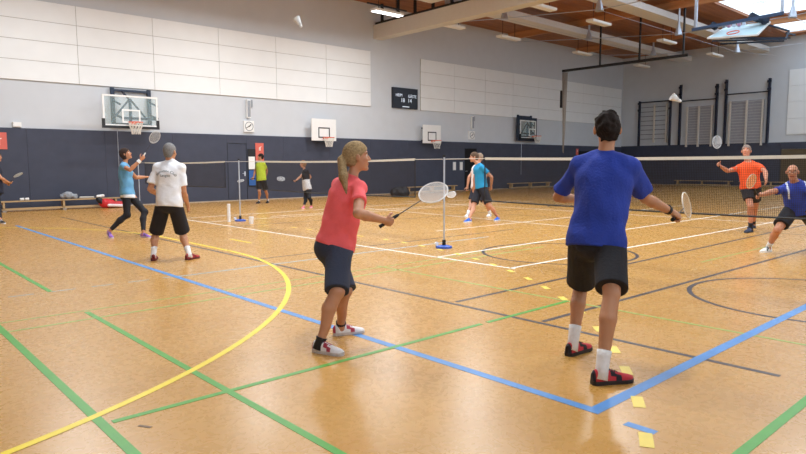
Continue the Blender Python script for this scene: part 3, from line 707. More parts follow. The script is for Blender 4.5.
def net(y0, y1, label):                       # y0 > y1
    t = empty('badminton_net', (NX, (y0+y1)/2, .8), label, 'net', 'badminton nets in a row')
    N = 16
    def sag(u, base): return base-.025*4*u*(1-u)
    tp = [(NX, y0+(y1-y0)*i/N, sag(i/N, 1.5)) for i in range(N+1)]; bt = [(NX, p[1], sag(i/N, .84)) for i, p in enumerate(tp)]
    k = MB()
    for a, b in zip(tp[:-1], tp[1:]): k.bar(a, b, .012, .038)
    k.build('top_tape', M_tape, t)
    MB().tube(bt, .012, 6).build('bottom_cord', M_black, t)
    for e in (0, N): MB().tube([tp[e], bt[e]], .01, 5).build('side_cord', M_black, t)
    g = MB(); w = .0011
    n = int(abs(y0-y1)/.02)
    for i in range(1, n):
        u = i/n; y = y0+(y1-y0)*u; g.box((NX-w, y-w, sag(u, .84)), (NX+w, y+w, sag(u, 1.485)))
    for j in range(1, 33):
        for i in range(0, N, 4):
            u0, u1 = i/N, (i+4)/N; za = .84+(1.485-.84)*j/33
            g.bar((NX, y0+(y1-y0)*u0, sag(u0, za)), (NX, y0+(y1-y0)*u1, sag(u1, za)), 2*w)
    m = g.build('mesh', M_netc, t); m['kind'] = 'stuff'
    return t
def net_cords(t, spans):
    for a, b in spans: MB().tube([(NX, a, 1.5), (NX, b, 1.5)], .005, 5).build('tension_cord', M_cord, t)
net_cords(net(6.5, .5, 'badminton net in front of the orange shirt and bald players'), [(7.38, 6.5), (.5, .22)])
net_cords(net(13.7, 8.1, 'badminton net beyond the coral shirt woman'), [(14.53, 13.7), (8.1, 7.41)])
net_cords(net(20.9, 15.3, 'badminton net behind the white shirt man'), [(15.3, 14.57), (21.48, 20.9)])

# ------------------------------------------------------------------ rackets and shuttlecocks
def racket(hand, axis, nrm, label, strings=(236, 232, 222), frame=(230, 230, 226), grip=(24, 24, 26), hold=.09):
    g = unit(axis); n = unit(np.asarray(nrm, float)-g*(np.asarray(nrm, float)@g)); s = np.cross(g, n); o = np.asarray(hand, float)-g*hold
    t = empty('badminton_racket', o, label, 'racket', 'badminton rackets in play')
    MB().tube([o, o+g*.01, o+g*.17, o+g*.19], [.016, .0145, .0135, .008], 8).build('grip', mat('grip_%d_%d_%d' % grip, grip, .8), t)
    c = o+g*.545
    MB().tube([o+g*.185, o+g*.425], .0042, 6).build('shaft', mat('shaft_dark', (60, 58, 60), .3), t)
    MB().ring(c, g*.127, s*.103, .0055, 32, 6).build('frame', mat('rf_%d_%d_%d' % frame, frame, .3), t)
    k = MB(); w = .0012
    for i in range(-10, 11):
        u = i/11.
        L = math.sqrt(1-u*u)
        a = c+s*.1*u; k.bar(a-g*.124*L, a+g*.124*L, 2*w, w, n)
        a = c+g*.124*u; k.bar(a-s*.1*L, a+s*.1*L, 2*w, w, n)
    q = k.build('strings', mat('str_%d_%d_%d' % strings, strings, .5, var=0), t); q['kind'] = 'stuff'
    return t
def shuttle(p, axis, label):
    g = unit(axis); u = unit(np.cross(g, (0.3, .2, 1))); v = np.cross(g, u); p = np.asarray(p, float)
    t = empty('shuttlecock', p, label, 'shuttlecock', 'shuttlecocks in flight')
    MB().tube([p+g*.013, p+g*.008, p, p-g*.012], [.004, .011, .0135, .0125], 10).build('cork', M_white, t)
    for i in range(14):
        a = 2*math.pi*i/14; r = u*math.cos(a)+v*math.sin(a); tg = -u*math.sin(a)+v*math.cos(a)
        b0, b1 = p-g*.012+r*.012, p-g*.075+r*.033
        MB().add([b0-tg*.001, b0+tg*.001, b1+tg*.009, b1-g*.006, b1-tg*.009, (b0+b1)/2+r*.001], [(0,1,5),(1,2,5),(2,3,5),(3,4,5),(4,0,5)]).build('feather', M_white, t)
shuttle(at(301, 26, 5.4), RT*.5-UP*.8, 'white shuttlecock high in the air before the left wall panels')
shuttle(at(680, 101, 5.2), RT*.9-UP*.5, 'white shuttlecock in the air before the end wall bars')

# ------------------------------------------------------------------ people
def skin(c):
    c = tuple(int(v*k) for v, k in zip(c, (.94, .91, .86)))
    return mat('skin_%d_%d_%d' % c, c, .55, var=.05, scale=14, sub=.08)
def cloth(c, b=.25): return mat('cloth_%d_%d_%d' % c, c, .85, var=.05, scale=10, bump=b, bscale=60)
def hairm(c): return mat('hair_%d_%d_%d' % c, c, .8, var=.3, scale=70, bump=.35, bscale=160, spec=.15)
def sph(P, px, L, sign):                       # next joint: on the pixel ray, at bone length L from P
    d = FW+RT*(px[0]-CX)/FPX-UP*(px[1]-CY)/FPX; o = EYE-P
    a = d@d; b = 2*(d@o); c = o@o-L*L; D = b*b-4*a*c
    t = -b/(2*a)+(sign*math.sqrt(D)/(2*a) if D > 0 else 0)
    Q = EYE+d*t; v = Q-P; l = np.linalg.norm(v)
    return P+v*(min(max(l, L*.93), L*1.07)/l)
def mid(A, B, px, L1, L2, fwd, bias=.04):
    d = FW+RT*(px[0]-CX)/FPX-UP*(px[1]-CY)/FPX; d0 = ((A+B)/2-EYE)@FW; best = None
    for t in np.linspace(d0-.5, d0+.5, 201):
        K = EYE+d*t; e = (np.linalg.norm(K-A)-L1)**2+(np.linalg.norm(K-B)-L2)**2-bias*((K-(A+B)/2)@fwd)
        if best is None or e < best[0]: best = (e, K)
    return best[1]
def rot(v, ax, a):
    ax = unit(ax); v = np.asarray(v, float); return v*math.cos(a)+np.cross(ax, v)*math.sin(a)+ax*(ax@v)*(1-math.cos(a))

def shoe(P, heel, d, L, c_up, c_sole, c_acc, s=1.0, pitch=0.):
    side = np.array([-d[1], d[0], 0])
    U = [0, .05, .15, .28, .4, .52, .65, .78, .9, .97, 1.0]
    Wd = [.016, .03, .036, .035, .035, .038, .043, .045, .038, .024, .008]
    Ht = [.075, .092, .1, .1, .092, .08, .066, .055, .047, .04, .03]
    def P3(u, w, z): return heel+d*(u*L)+side*w*s+np.array([0, 0, z*s+math.sin(pitch)*max(0, .7-u)*L])
    K = 9; vs = []; fs = []; mids = []
    for u, w, h in zip(U, Wd, Ht):
        for k in range(K):
            a = math.pi*k/(K-1); vs.append(P3(u, w*math.cos(a), .022+(h-.022)*max(0, math.sin(a))**.75))
    for i in range(len(U)-1):
        for k in range(K-1):
            fs.append((i*K+k, i*K+k+1, (i+1)*K+k+1, (i+1)*K+k)); mids.append(1 if (i == 4 and k in (1, 2, 5, 6)) or (i == 5 and k in (0, 1, 6, 7)) or i == 0 else 0)
    fs.append(tuple(range(K))); mids.append(1); fs.append(tuple((len(U)-1)*K+k for k in range(K))[::-1]); mids.append(0)
    sh = link_mesh('shoe', vs, fs, [cloth(c_up, .1), cloth(c_acc, .1)], P, None, True, mids)
    vs = []; n = len(U)
    ring = [(u, w+.004) for u, w in zip(U, Wd)]+[(u, -w-.004) for u, w in list(zip(U, Wd))[::-1]]
    for z, sc in ((0., .94), (.012, 1.0), (.026, .98)):
        for u, w in ring: vs.append(P3(u, w*sc, z))
    m = len(ring); fs = [tuple(range(m))[::-1], tuple(range(2*m, 3*m))]
    for l in range(2):
        for k in range(m): fs.append((l*m+k, l*m+(k+1) % m, (l+1)*m+(k+1) % m, (l+1)*m+k))
    so = link_mesh('sole', vs, fs, mat('sole_%d_%d_%d' % c_sole, c_sole, .6), sh)
    lc = MB()
    for u, h in ((.4, .093), (.46, .087), (.52, .081), (.58, .075)): lc.bar(P3(u, -.016, h-.003), P3(u, .016, h-.003), .006, .006)
    lc.build('laces', cloth(c_acc, .1) if c_up != c_acc else M_white, sh)
    return sh

def hand_prims(S, W, d, s, n, size, curl, k=.006):
    q = size/.19
    S.ell(W+d*.05*q, (d, s, n), (.055*q, .042*q, .018*q), k*2)
    S.cone(W, W+d*.04*q, .024*q, .026*q, k*2, flat=(n, 1.3))
    for i, (o, L) in enumerate(((.03, .072), (.01, .08), (-.011, .074), (-.03, .058))):
        p = W+d*(.09-.004*abs(i-1))*q+s*o*q; dr = d.copy(); ax = np.cross(d, n)
        for j, (fr, r) in enumerate(((.45, .0095), (.3, .0085), (.25, .0075))):
            dr = rot(dr, ax, curl[j]); p2 = p+dr*L*fr*q; S.cone(p, p2, r*q, (r-.001)*q, k); p = p2
    p = W+d*.025*q+s*.035*q; dr = unit(d*.6+s*.7+n*.35)
    for L, r in ((.04, .012), (.032, .0105), (.026, .009)):
        p2 = p+dr*L*q; S.cone(p, p2, r*q, (r-.001)*q, k); p = p2; dr = unit(dr+d*.35+n*(.35 if curl[0] > .7 else .05)-s*(.5 if curl[0] > .7 else .1))

def person(label, H, h, phi, depth, hip, neck, head, feet, knees, elbows, wrists, signs, skinc, shirt, bottoms, hair, shoes,
           head_phi=None, head_pitch=0., sock=None, sockh=.1, shirt_len=.0, sleeve=.62, hem=.85, fem=False, build=1.0, gripdir=None, grip_hand=None,
           neck_dd=0., head_dd=0., hip_dd=0., belly=0., leggings=False, collar=False, extra=None, shoulder_dz=0.0, hat=None, foot_pitch=(0, 0), torso_phi=None, loose=.02, clip_waist=True):
    q = H/1.75
    fwd = np.array([math.cos(math.radians(phi)), math.sin(math.radians(phi)), 0]); lat = np.array([-fwd[1], fwd[0], 0])
    tp = math.radians(torso_phi if torso_phi is not None else phi); tf = np.array([math.cos(tp), math.sin(tp), 0]); tl = np.array([-tf[1], tf[0], 0])
    Hc = at(hip[0], hip[1], depth+hip_dd); Nk = at(neck[0], neck[1], depth+neck_dd); Hd = at(head[0], head[1], depth+head_dd)
    FT = []
    for (hp, tp_) in feet:
        a, b = on_floor(*hp), on_floor(*tp_); d = unit(b-a); L = .162*H; c = (a+b)/2; FT.append((c-d*L/2, d, L))
    root = empty('person', (np.mean([f_[0][0]+f_[1][0]*.12 for f_ in FT]), np.mean([f_[0][1]+f_[1][1]*.12 for f_ in FT]), 0), label, 'person')
    hw = .088*q*(1.08 if fem else 1); sw = (.155 if fem else .168)*q*build**.5
    spine = unit(Nk-Hc); torso_f = unit(tf-spine*(tf@spine)); torso_l = np.cross(spine, torso_f)
    hips = [Hc+lat*hw-np.array([0, 0, .02]), Hc-lat*hw-np.array([0, 0, .02])]
    shs = [Nk-spine*(.088 if not fem else .078)*q+torso_l*sw, Nk-spine*(.088 if not fem else .078)*q-torso_l*sw]
    ua, fa, th, sn = .186*H, .15*H, .245*H, .235*H
    ank = [f_[0]+f_[1]*f_[2]*.24+np.array([0, 0, .085*q+math.sin(p)*.45*f_[2]]) for f_, p in zip(FT, foot_pitch)]
    kn = [mid(hips[i], ank[i], knees[i], th, sn, fwd) for i in (0, 1)]
    el = [sph(shs[i], elbows[i], ua, signs[i][0]) for i in (0, 1)]
    wr = [sph(el[i], wrists[i], fa, signs[i][1]) for i in (0, 1)]
    hp_ = math.radians(head_phi if head_phi is not None else phi)
    hf0 = np.array([math.cos(hp_), math.sin(hp_), 0]); hl = np.array([-hf0[1], hf0[0], 0]); hf = unit(hf0*math.cos(head_pitch)+np.array([0, 0, 1])*math.sin(head_pitch)); hu = np.cross(hf, hl)
    pts = np.array(hips+shs+kn+el+wr+ank+[Hc, Nk, Hd+hu*.13]); lo = pts.min(0)-.24; hi = pts.max(0)+.2; lo[2] = 0; hi[2] = max(hi[2], Hd[2]+.2)
    # ---- body
    S = SDF(lo, hi, h); b = build*q
    MT = (torso_l, torso_f, spine); TL = np.linalg.norm(Nk-Hc)
    def torso(S, inf, k=.05):
        S.ell(Hc+spine*.0, MT, (.158*b+inf+(.012 if fem else 0), .112*b+inf, .13*q+inf), k)
        S.ell(Hc+spine*TL*.32+torso_f*(.015+belly*.4), MT, ((.132 if fem else .145)*b+inf, (.1+belly)*b+inf, .15*q+inf), k)
        S.ell(Hc+spine*TL*.68, MT, ((.148 if fem else .165)*b+inf, .112*b+inf, .18*q+inf), k)
        if fem: 
            for sd in (-1, 1): S.ell(Hc+spine*TL*.66+torso_f*.085*q+torso_l*sd*.062*q, MT, (.06*q+inf*.6, .055*q+inf*.6, .06*q+inf*.6), .05)
        else: S.ell(Hc+spine*TL*.74+torso_f*.04, MT, (.14*b+inf, .085*b+inf, .09*q+inf), k)
        S.cone(shs[0]-spine*.008, shs[1]-spine*.008, .046*b+inf*.8, .046*b+inf*.8, k)
        for sd in (0, 1): S.cone(Nk-spine*.012*q, shs[sd], .038*q+inf*.7, .042*b+inf*.8, .03)
    torso(S, -.006)
    S.cone(Nk-spine*.05, Hd-hu*.055*q-hf*.018*q, .056*b if not fem else .047*q, .05*b if not fem else .043*q, .03)
    for i in (0, 1):
        S.cone(shs[i], el[i], .046*b, .038*b, .02)
        m_ = el[i]+(wr[i]-el[i])*.3; S.cone(el[i], m_, .037*b, .041*b, .008); S.cone(m_, wr[i], .041*b, .026*b, .008)
        S.cone(hips[i], kn[i], .085*b, .055*b, .03); S.ell(kn[i]+fwd*.012, (lat, fwd, _Z), (.046*b, .046*b, .055*q), .015)
        bk = -fwd*.022; m2 = kn[i]+(ank[i]-kn[i])*.32+bk
        S.cone(kn[i], m2, .05*b, .054*b, .01); m3 = ank[i]+(kn[i]-ank[i])*.33; S.cone(m2, m3, .054*b, .039*b, .01); S.cone(m3, ank[i]+(kn[i]-ank[i])*.08, .039*b, .032*b, .008); S.cone(ank[i]+(kn[i]-ank[i])*.1, ank[i]-np.array([0, 0, .03*q]), .032*b, .034*q, .008)
        S.cone(ank[i]-np.array([0, 0, .035*q]), FT[i][0]+FT[i][1]*FT[i][2]*.7+np.array([0, 0, .035*q]), .03*q, .022*q, .02)
    hq = q*.97
    S.ell(Hd+hu*.03*hq-hf*.012*hq, (hf, hl, hu), (.098*hq, .076*hq, .092*hq), .02)
    S.ell(Hd-hu*.045*hq+hf*.026*hq, (hf, hl, hu), (.066*hq, .056*hq, .068*hq), .03)
    S.ell(Hd-hu*.1*hq+hf*.07*hq, (hf, hl, hu), (.022*hq, .026*hq, .018*hq), .02)
    S.ell(Hd+hu*.04*hq+hf*.072*hq, (hf, hl, hu), (.022*hq, .055*hq, .022*hq), .02)
    for sd in (-1, 1):
        S.ell(Hd+hu*.012*hq+hf*.1*hq+hl*sd*.033*hq, (hf, hl, hu), (.016*hq, .017*hq, .011*hq), .012, sub=True)
        S.ell(Hd-hu*.02*hq+hf*.068*hq+hl*sd*.038*hq, (hf, hl, hu), (.022*hq, .02*hq, .02*hq), .02)
        S.ell(Hd+hu*.002*hq-hf*.006*hq+hl*sd*.086*hq, (unit(hf+hl*sd*.4), unit(hl*sd-hf*.4), hu), (.02*hq, .011*hq, .033*hq), .008)
    S.cone(Hd+hu*.018*hq+hf*.088*hq, Hd-hu*.022*hq+hf*.11*hq, .009*hq, .0135*hq, .012)
    for sd in (-1, 1): S.ell(Hd-hu*.026*hq+hf*.098*hq+hl*sd*.012*hq, (hf, hl, hu), (.01*hq, .008*hq, .008*hq), .008)
    S.ell(Hd-hu*.056*hq+hf*.088*hq, (hf, hl, hu), (.01*hq, .024*hq, .006*hq), .008); S.ell(Hd-hu*.067*hq+hf*.086*hq, (hf, hl, hu), (.01*hq, .02*hq, .007*hq), .008)
    grips = []
    for i in (0, 1):
        d = unit(wr[i]-el[i]); W = wr[i]
        if grip_hand == i and gripdir is not None:
            g = unit(gripdir); s_ = g-d*(g@d); s_ = unit(s_) if np.linalg.norm(s_) > .15 else unit(np.cross(d, RT)); n_ = np.cross(d, s_)*(1 if i == 0 else -1); cu = (1.0, 1.35, .9)
        else:
            s_ = fwd-d*(fwd@d); s_ = unit(s_) if np.linalg.norm(s_) > .15 else unit(_Z-d*d[2]); n_ = np.cross(d, s_)*(1 if i == 0 else -1); cu = (.3, .35, .25)
        hand_prims(S, W+d*.012, d, s_, n_, .108*H, cu, .006); grips.append(W+d*.082*q+n_*.024*q)
    V, F = S.mesh(); Fc = V[F].mean(1)-Hd; u, l, f_ = Fc@hu, Fc@hl, Fc@hf
    mids = np.zeros(len(F), int)
    mids[(f_ > .07*hq) & (np.abs(l) < .026*hq) & (u < -.05*hq) & (u > -.074*hq)] = 1
    mids[(f_ > .06*hq) & (np.abs(l) < .052*hq) & (np.abs(l) > .014*hq) & (u < .043*hq) & (u > .031*hq)] = 2
    lipc = tuple(int(a*bb) for a, bb in zip(skinc, (.86, .66, .66)))
    hc = hair[1] if hair else (150, 120, 100)
    link_mesh('body', V, F, [skin(skinc), skin(lipc), hairm(tuple(int(c*.8) for c in hc))], root, None, True, mids)
    # ---- eyes
    for sd in (-1, 1):
        c = Hd+hu*.012*hq+hf*.077*hq+hl*sd*.032*hq
        e = MB().ball(c, .0108*hq, 10).build('eye', mat('eye_white', (232, 228, 222), .3, var=0), root, None, True)
        MB().ball(c+hf*.0062*hq, .0062*hq, 8).build('iris', mat('eye_dark', (44, 34, 28), .2, var=0), e, None, True)
    # ---- shirt
    sc, sh_opt = shirt[0], (shirt[1] if len(shirt) > 1 else {})
    S = SDF(lo, hi, h); torso(S, loose*.75, .05)
    low = Hc-spine*(.06*q+shirt_len)
    if fem:
        S.cone(Hc+spine*TL*.5, Hc-spine*.12, .108*b+loose*.5, .128*b+loose*.5, .05, flat=(torso_l, .78))
    else:
        S.cone(Hc+spine*TL*.66, Hc-spine*.16, .118*b+loose*.5, .136*b+loose*.4, .05, flat=(torso_l, .78))
    for i in (0, 1):
        e = el[i]-shs[i]; c = shs[i]+e*sleeve
        S.cone(shs[i]+e*.04, shs[i]+e*(sleeve+.15), .047*b+loose*.3, (.046 if fem else .05)*b+loose*.7, .03, cut=(c, unit(e)))
    S.wobble(.013, 15, int(H*1000)+int(hip[0])); S.wobble(.005, 38, int(hip[1])); 
    S.clip(low, -spine-torso_f*.08)
    # neckline
    S.cone(Nk+spine*.03*q+torso_f*.03, Nk+spine*.12*q+torso_f*.05, .06*q, .08*q, .008, sub=True)
    V, F = S.mesh(); mids = np.zeros(len(F), int); ms = [cloth(sc)]
    if 'fn' in sh_opt:
        Fc = V[F].mean(1)-Hc; mids = sh_opt['fn'](Fc@torso_l, Fc@torso_f, Fc@spine, Fc, locals()); ms += [cloth(c) for c in sh_opt['cols']]
    so = link_mesh('shirt', V, F, ms, root, None, True, mids)
    if collar:
        cl = MB(); 
        for rr, zz in ((.062, .03), (.056, .05)): pass
        cl.ring(Nk+spine*.02*q+torso_f*.005, torso_l*.068*q, torso_f*.066*q+spine*-.012, .016, 20, 6).build('collar', cloth(sc), so, None, True)
    # ---- bottoms
    S = SDF(lo, hi, h); bc = bottoms
    S.ell(Hc+spine*.0, MT, (.166*b+.006+(.014 if fem else 0), .122*b+.006, .14*q), .04)
    if fem: S.ell(Hc-torso_f*.06*q-np.array([0, 0, .05]), MT, (.155*b, .1*b, .115*q), .05)
    else: S.ell(Hc-torso_f*.035*q-np.array([0, 0, .04]), MT, (.135*b, .095*b, .1*q), .05)
    for i in (0, 1):
        v = kn[i]-hips[i]
        if leggings:
            S.cone(hips[i], kn[i], .094*b, .061*b, .03); bk = -fwd*.02; m2 = kn[i]+(ank[i]-kn[i])*.32+bk; an = ank[i]+(kn[i]-ank[i])*.12
            S.cone(kn[i], m2, .06*b, .061*b, .03); S.cone(m2, an, .061*b, .042*b, .03, cut=(an, unit(ank[i]-kn[i])))
            S.ell(kn[i]+fwd*.012, (lat, fwd, _Z), (.056*b, .058*b, .068*q), .03)
        else:
            c = hips[i]+v*hem; S.cone(hips[i]-v*.05, hips[i]+v*(hem+.2), .104*b, (.088 if fem else .102)*b, .03, cut=(c, unit(v)))
    if not leggings: S.wobble(.006, 13, int(hip[0])+5)
    if clip_waist: S.clip(low+spine*.014, spine+torso_f*.08)
    V, F = S.mesh(); link_mesh('leggings' if leggings else 'shorts', V, F, cloth(bc), root, None, True)
    # ---- hair
    if hair:
        st, hc = hair; S = SDF(Hd-.36, Hd+.2, min(h, .008)); n = unit(hf*.62-hu*.78) if st != 'fringe' else unit(hf*.5+hu*.86)
        c0 = Hd+hu*.03*hq-hf*.012*hq; in_ = .014 if st in ('short', 'crop') else .018
        if st == 'crop': in_ = .009
        cutp = Hd+n*.012*hq if st != 'pony' else Hd+n*.006
        S.ell(c0+hu*.006, (hf, hl, hu), (.098*hq+in_, .077*hq+in_*.6, .094*hq+in_*1.1), .01, cut=(cutp, n))
        if st == 'short': S.ell(Hd-hu*.03*hq-hf*.055*hq, (hf, hl, hu), (.05*hq, .064*hq, .07*hq), .02, cut=(Hd-hu*.075*hq, -hu))
        if st == 'bob': S.ell(Hd-hu*.02*hq-hf*.04*hq, (hf, hl, hu), (.07*hq, .082*hq, .1*hq), .02, cut=[(Hd+hf*.02, hf)])
        if st == 'pony':
            S.ell(Hd-hf*.05*hq, (hf, hl, hu), (.065*hq, .075*hq, .085*hq), .02, cut=(Hd-hu*.06, -hu))
            k0 = Hd+hu*.035*hq-hf*.105*hq; k1 = k0-hf*.03-hu*.035; k2 = k1-hu*.13-hf*.01-hl*.075; k3 = k2-hu*.15-hl*.06
            S.cone(Hd+hu*.04*hq-hf*.08*hq, k0, .02, .019, .01); S.cone(k0, k1, .02, .032, .015); S.cone(k1, k2, .034, .037, .015, flat=(hl, .8)); S.cone(k2, k3, .036, .01, .015, flat=(hl, .8))
        S.wobble((.006 if st != 'pony' else .003) if h < .008 else .003, 45, 3, (1, 1, 1))
        if st == 'short' and h < .008: S.wobble(.010, 80, 9, (1, 1, 1))
        V, F = S.mesh(); ho = link_mesh('hair', V, F, hairm(hc), root, None, True)
        if st == 'pony': MB().ring(Hd+hu*.035*hq-hf*.102*hq, hl*.021, hu*.021, .007, 16, 6).build('hair_tie', cloth((60, 50, 44)), ho, None, True)
    # ---- socks, shoes
    for i in (0, 1):
        v = unit(kn[i]-ank[i])
        if sock: MB().tube([ank[i]-v*.06, ank[i]+v*.02, ank[i]+v*sockh*.7, ank[i]+v*sockh], [.042*q, .04*q, .043*q, .046*q], 14).build('sock', cloth(sock), root, None, True)
        shoe(root, FT[i][0], FT[i][1], FT[i][2], *shoes, s=q, pitch=foot_pitch[i])
    return dict(root=root, grips=grips, Hd=Hd, hf=hf, hl=hl, hu=hu, hq=hq, shirt=so, Hc=Hc, spine=spine, tl=torso_l, tf=torso_f, TL=TL, wr=wr, el=el, q=q, shs=shs)

# man in royal blue, seen from behind
gd = at(690.5, 199, 4.95)-at(674, 216, 4.45)
P1 = person('man in royal blue T-shirt and black shorts seen from behind, racket in right hand', 1.81, .0065, 22, 4.5, (597, 240), (605.5, 153), (607.5, 130.5),
    [((568, 356), (589, 349)), ((592, 384.5), (632, 381))], [(581, 285), (611.5, 294)], [(558, 197), (645, 198)], [(578, 199), (670, 211)], [(1, 1), (1, 1)],
    (202, 148, 114), ((36, 60, 156),), (28, 27, 32), ('short', (38, 30, 26)), ((196, 52, 60), (40, 34, 34), (36, 30, 34)), head_phi=38, sock=(236, 232, 228), sockh=.13,
    sleeve=.8, hem=.9, gripdir=gd, grip_hand=1, neck_dd=0, hip_dd=-.03, loose=.026)
racket(P1['grips'][1], gd, RT*.55+FW*-.85+UP*.1, 'racket with cream strings held by the man in royal blue', (226, 190, 140), (236, 224, 204))
w = P1['wr'][1]; d = unit(w-P1['el'][1])
t = empty('wristwatch', w, 'black wristwatch on the right wrist of the man in royal blue', 'watch')
MB().tube([w-d*.03, w-d*.008], [.036, .034], 14).build('strap', M_black, t); MB().disc(w-d*.02+UP*.034, UP, .018, .012, 14).build('case', M_black, t)
# woman in coral
gd = at(434.5, 193.5, 5.0)-at(390, 222, 4.85)
P2 = person('woman in coral T-shirt and navy shorts with blond ponytail holding a racket', 1.67, .0065, -12, 5.1, (335, 246), (352, 177), (357, 158),
    [((334.6, 335.5), (363, 332.5)), ((312, 351), (345, 356))], [(345, 291), (337, 292)], [(341, 212), (358, 213.5)], [(345, 226), (383, 220)], [(1, 1), (-1, 1)],
    (206, 150, 118), ((250, 104, 106),), (48, 54, 72), ('pony', (160, 134, 96)), ((236, 232, 230), (206, 196, 190), (176, 60, 76)), head_phi=-28, head_pitch=.1, sock=(40, 36, 38), sockh=.035,
    sleeve=.55, hem=.98, fem=True, build=1.07, gripdir=gd, grip_hand=1, torso_phi=-5, shirt_len=-.05)
racket(P2['grips'][1], gd, UP*.8-FW*.5+RT*.3, 'racket with white frame held by the woman in coral', (240, 236, 230), (238, 236, 232))
# man in white polo
P3 = person('grey haired man in white shirt and black shorts seen from behind', 1.77, .009, 42, 9.33, (169, 203), (170.3, 162), (170, 152.5),
    [((152.5, 262), (156, 257.5)), ((187.5, 260), (197.5, 258))], [(156, 233), (182.5, 232)], [(150, 189), (184, 194)], [(157, 194), (187.5, 205)], [(1, 1), (1, 1)],
    (206, 152, 120), ((240, 242, 246),), (30, 29, 36), ('short', (128, 126, 124)), ((170, 40, 44), (90, 30, 32), (120, 30, 34)), head_phi=30, sock=(240, 238, 236), sockh=.12, sleeve=.75, hem=.97, build=1.06, shirt_len=.0, loose=.03)
# lettering on his back
so = P3['shirt']; me = so.data; org = ORG[so.name]
bv = BVHTree.FromPolygons([tuple(v.co) for v in me.vertices], [tuple(p.vertices) for p in me.polygons])
def back_text(body, size, zc, radius, name):
    v, f = text_geo(body, size, 0.0); out = []
    for x, y, z in v:
        if radius: a = x/radius; xx, yy = (radius+y)*math.sin(a), (radius+y)*math.cos(a)-radius
        else: xx, yy = x, y
        p = P3['Hc']+P3['spine']*(zc+yy)-P3['tl']*xx-P3['tf']*.6-org
        hit = bv.ray_cast(Vector(p), Vector(P3['tf']))
        hq_ = np.array(hit[0]) if hit[0] is not None else p+P3['tf']*.45
        out.append(hq_-P3['tf']*.004+org)
    o = link_mesh(name, out, f, mat('print_green', (44, 62, 66), .8, var=0), P3['root']); o.parent = so
back_text('Badminton Club', .052, P3['TL']*.76, .2, 'lettering'); back_text('Langen', .052, P3['TL']*.645, 0, 'lettering')
# woman in light blue
gd = at(155, 138.5, 12.5)-at(143.3, 158, 12.5)
P4 = person('woman in light blue top and black leggings reaching up with a racket', 1.68, .011, -32, 12.6, (127.5, 192.5), (124.3, 163), (125.8, 154.5),
    [((140.5, 237.2), (151.5, 238)), ((104, 236), (117, 240))], [(144.5, 212), (127, 215)], [(136, 177.5), (130, 170)], [(145, 177), (140.5, 160)], [(1, 1), (-1, 1)],
    (204, 146, 112), ((104, 164, 204), {'cols': [(228, 236, 244)], 'fn': lambda l, f, u, F, L: (u < -.055).astype(int)}), (26, 26, 32), ('bob', (66, 52, 46)), ((150, 100, 180), (214, 200, 214), (96, 84, 120)), head_phi=-35, head_pitch=.4,
    fem=True, leggings=True, gripdir=gd, grip_hand=1, sleeve=.45, shirt_len=.06, build=1.0, foot_pitch=(0, .35))
racket(P4['grips'][1], gd, FW*-.5+RT*.85, 'racket raised by the woman in light blue', (190, 194, 196), (206, 208, 210), (236, 236, 232))
MB().tube([P4['wr'][1]-unit(P4['wr'][1]-P4['el'][1])*.06, P4['wr'][1]], [.04, .036], 12).build('wristband', cloth((240, 240, 240)), P4['root'])
# man in orange
gd = at(716, 133, 12.7)-at(719, 163, 12.8)
P5 = person('man in orange T-shirt behind the right net with one arm raised', 1.81, .0105, 205, 13.0, (750.5, 185.5), (748.3, 162.5), (746.3, 151.5),
    [((757, 227.5), (746, 229)), ((756, 231.5), (741, 233.5))], [(755.5, 205), (750.5, 206)], [(765.2, 171.5), (727.5, 171)], [(766, 179.5), (720.3, 166)], [(-1, -1), (-1, -1)],
    (214, 150, 124), ((244, 92, 40),), (34, 30, 36), ('short', (136, 120, 110)), ((52, 62, 84), (40, 48, 66), (70, 90, 124)), head_phi=190, head_pitch=.3, sock=(34, 34, 40), sockh=.12, sleeve=.65, hem=.68, build=1.02, gripdir=gd, grip_hand=1)
racket(P5['grips'][1], gd, FW*-1+RT*.2, 'racket held up by the man in orange before the wall bars', (206, 212, 220), (196, 204, 214))
# bald man
gd = at(753, 184.5, 9.55)-at(758, 195, 9.75)
def piping(l, f, u, F, L):
    return ((np.abs(np.abs(l)-.125*L['q']) < .012) & (u > L['TL']*.5)).astype(int)
P6 = person('bald man with glasses in royal blue shirt lunging behind the right net', 1.74, .009, 205, 10.0, (798, 209), (795.5, 182.5), (792.5, 172.5),
    [((838, 241), (828, 243.5)), ((773, 251.3), (758.5, 253.3))], [(816, 226), (777.5, 230)], [(812, 194), (772.5, 191.5)], [(810, 206), (761, 195)], [(-1, -1), (-1, -1)],
    (208, 148, 118), ((40, 62, 160), {'cols': [(220, 226, 240)], 'fn': piping}), (28, 28, 36), None, ((226, 226, 220), (240, 238, 232), (30, 34, 38)), head_phi=195, head_pitch=-.05, sock=(238, 236, 232), sockh=.1, sleeve=.7, hem=.75, build=1.1, belly=.02, gripdir=gd, grip_hand=1, head_dd=-.18, neck_dd=-.1, collar=True, clip_waist=False)
racket(P6['grips'][1], gd, -FW, 'racket with tan strings held out by the bald man', (226, 190, 130), (220, 206, 180))
g = empty('glasses', P6['Hd'], 'dark framed glasses on the bald man', 'glasses'); hq = P6['hq']; D = P6
for sd in (-1, 1):
    c = D['Hd']+D['hu']*.01*hq+D['hf']*.106*hq+D['hl']*sd*.034*hq
    MB().ring(c, D['hl']*.026, D['hu']*.018, .0017, 16, 5).build('rim', M_black, g)
    MB().tube([c+D['hl']*sd*.026, c+D['hl']*sd*.045-D['hf']*.03, D['Hd']+D['hl']*sd*.085*hq+D['hu']*.012*hq-D['hf']*.005], .0028, 5).build('temple', M_black, g)
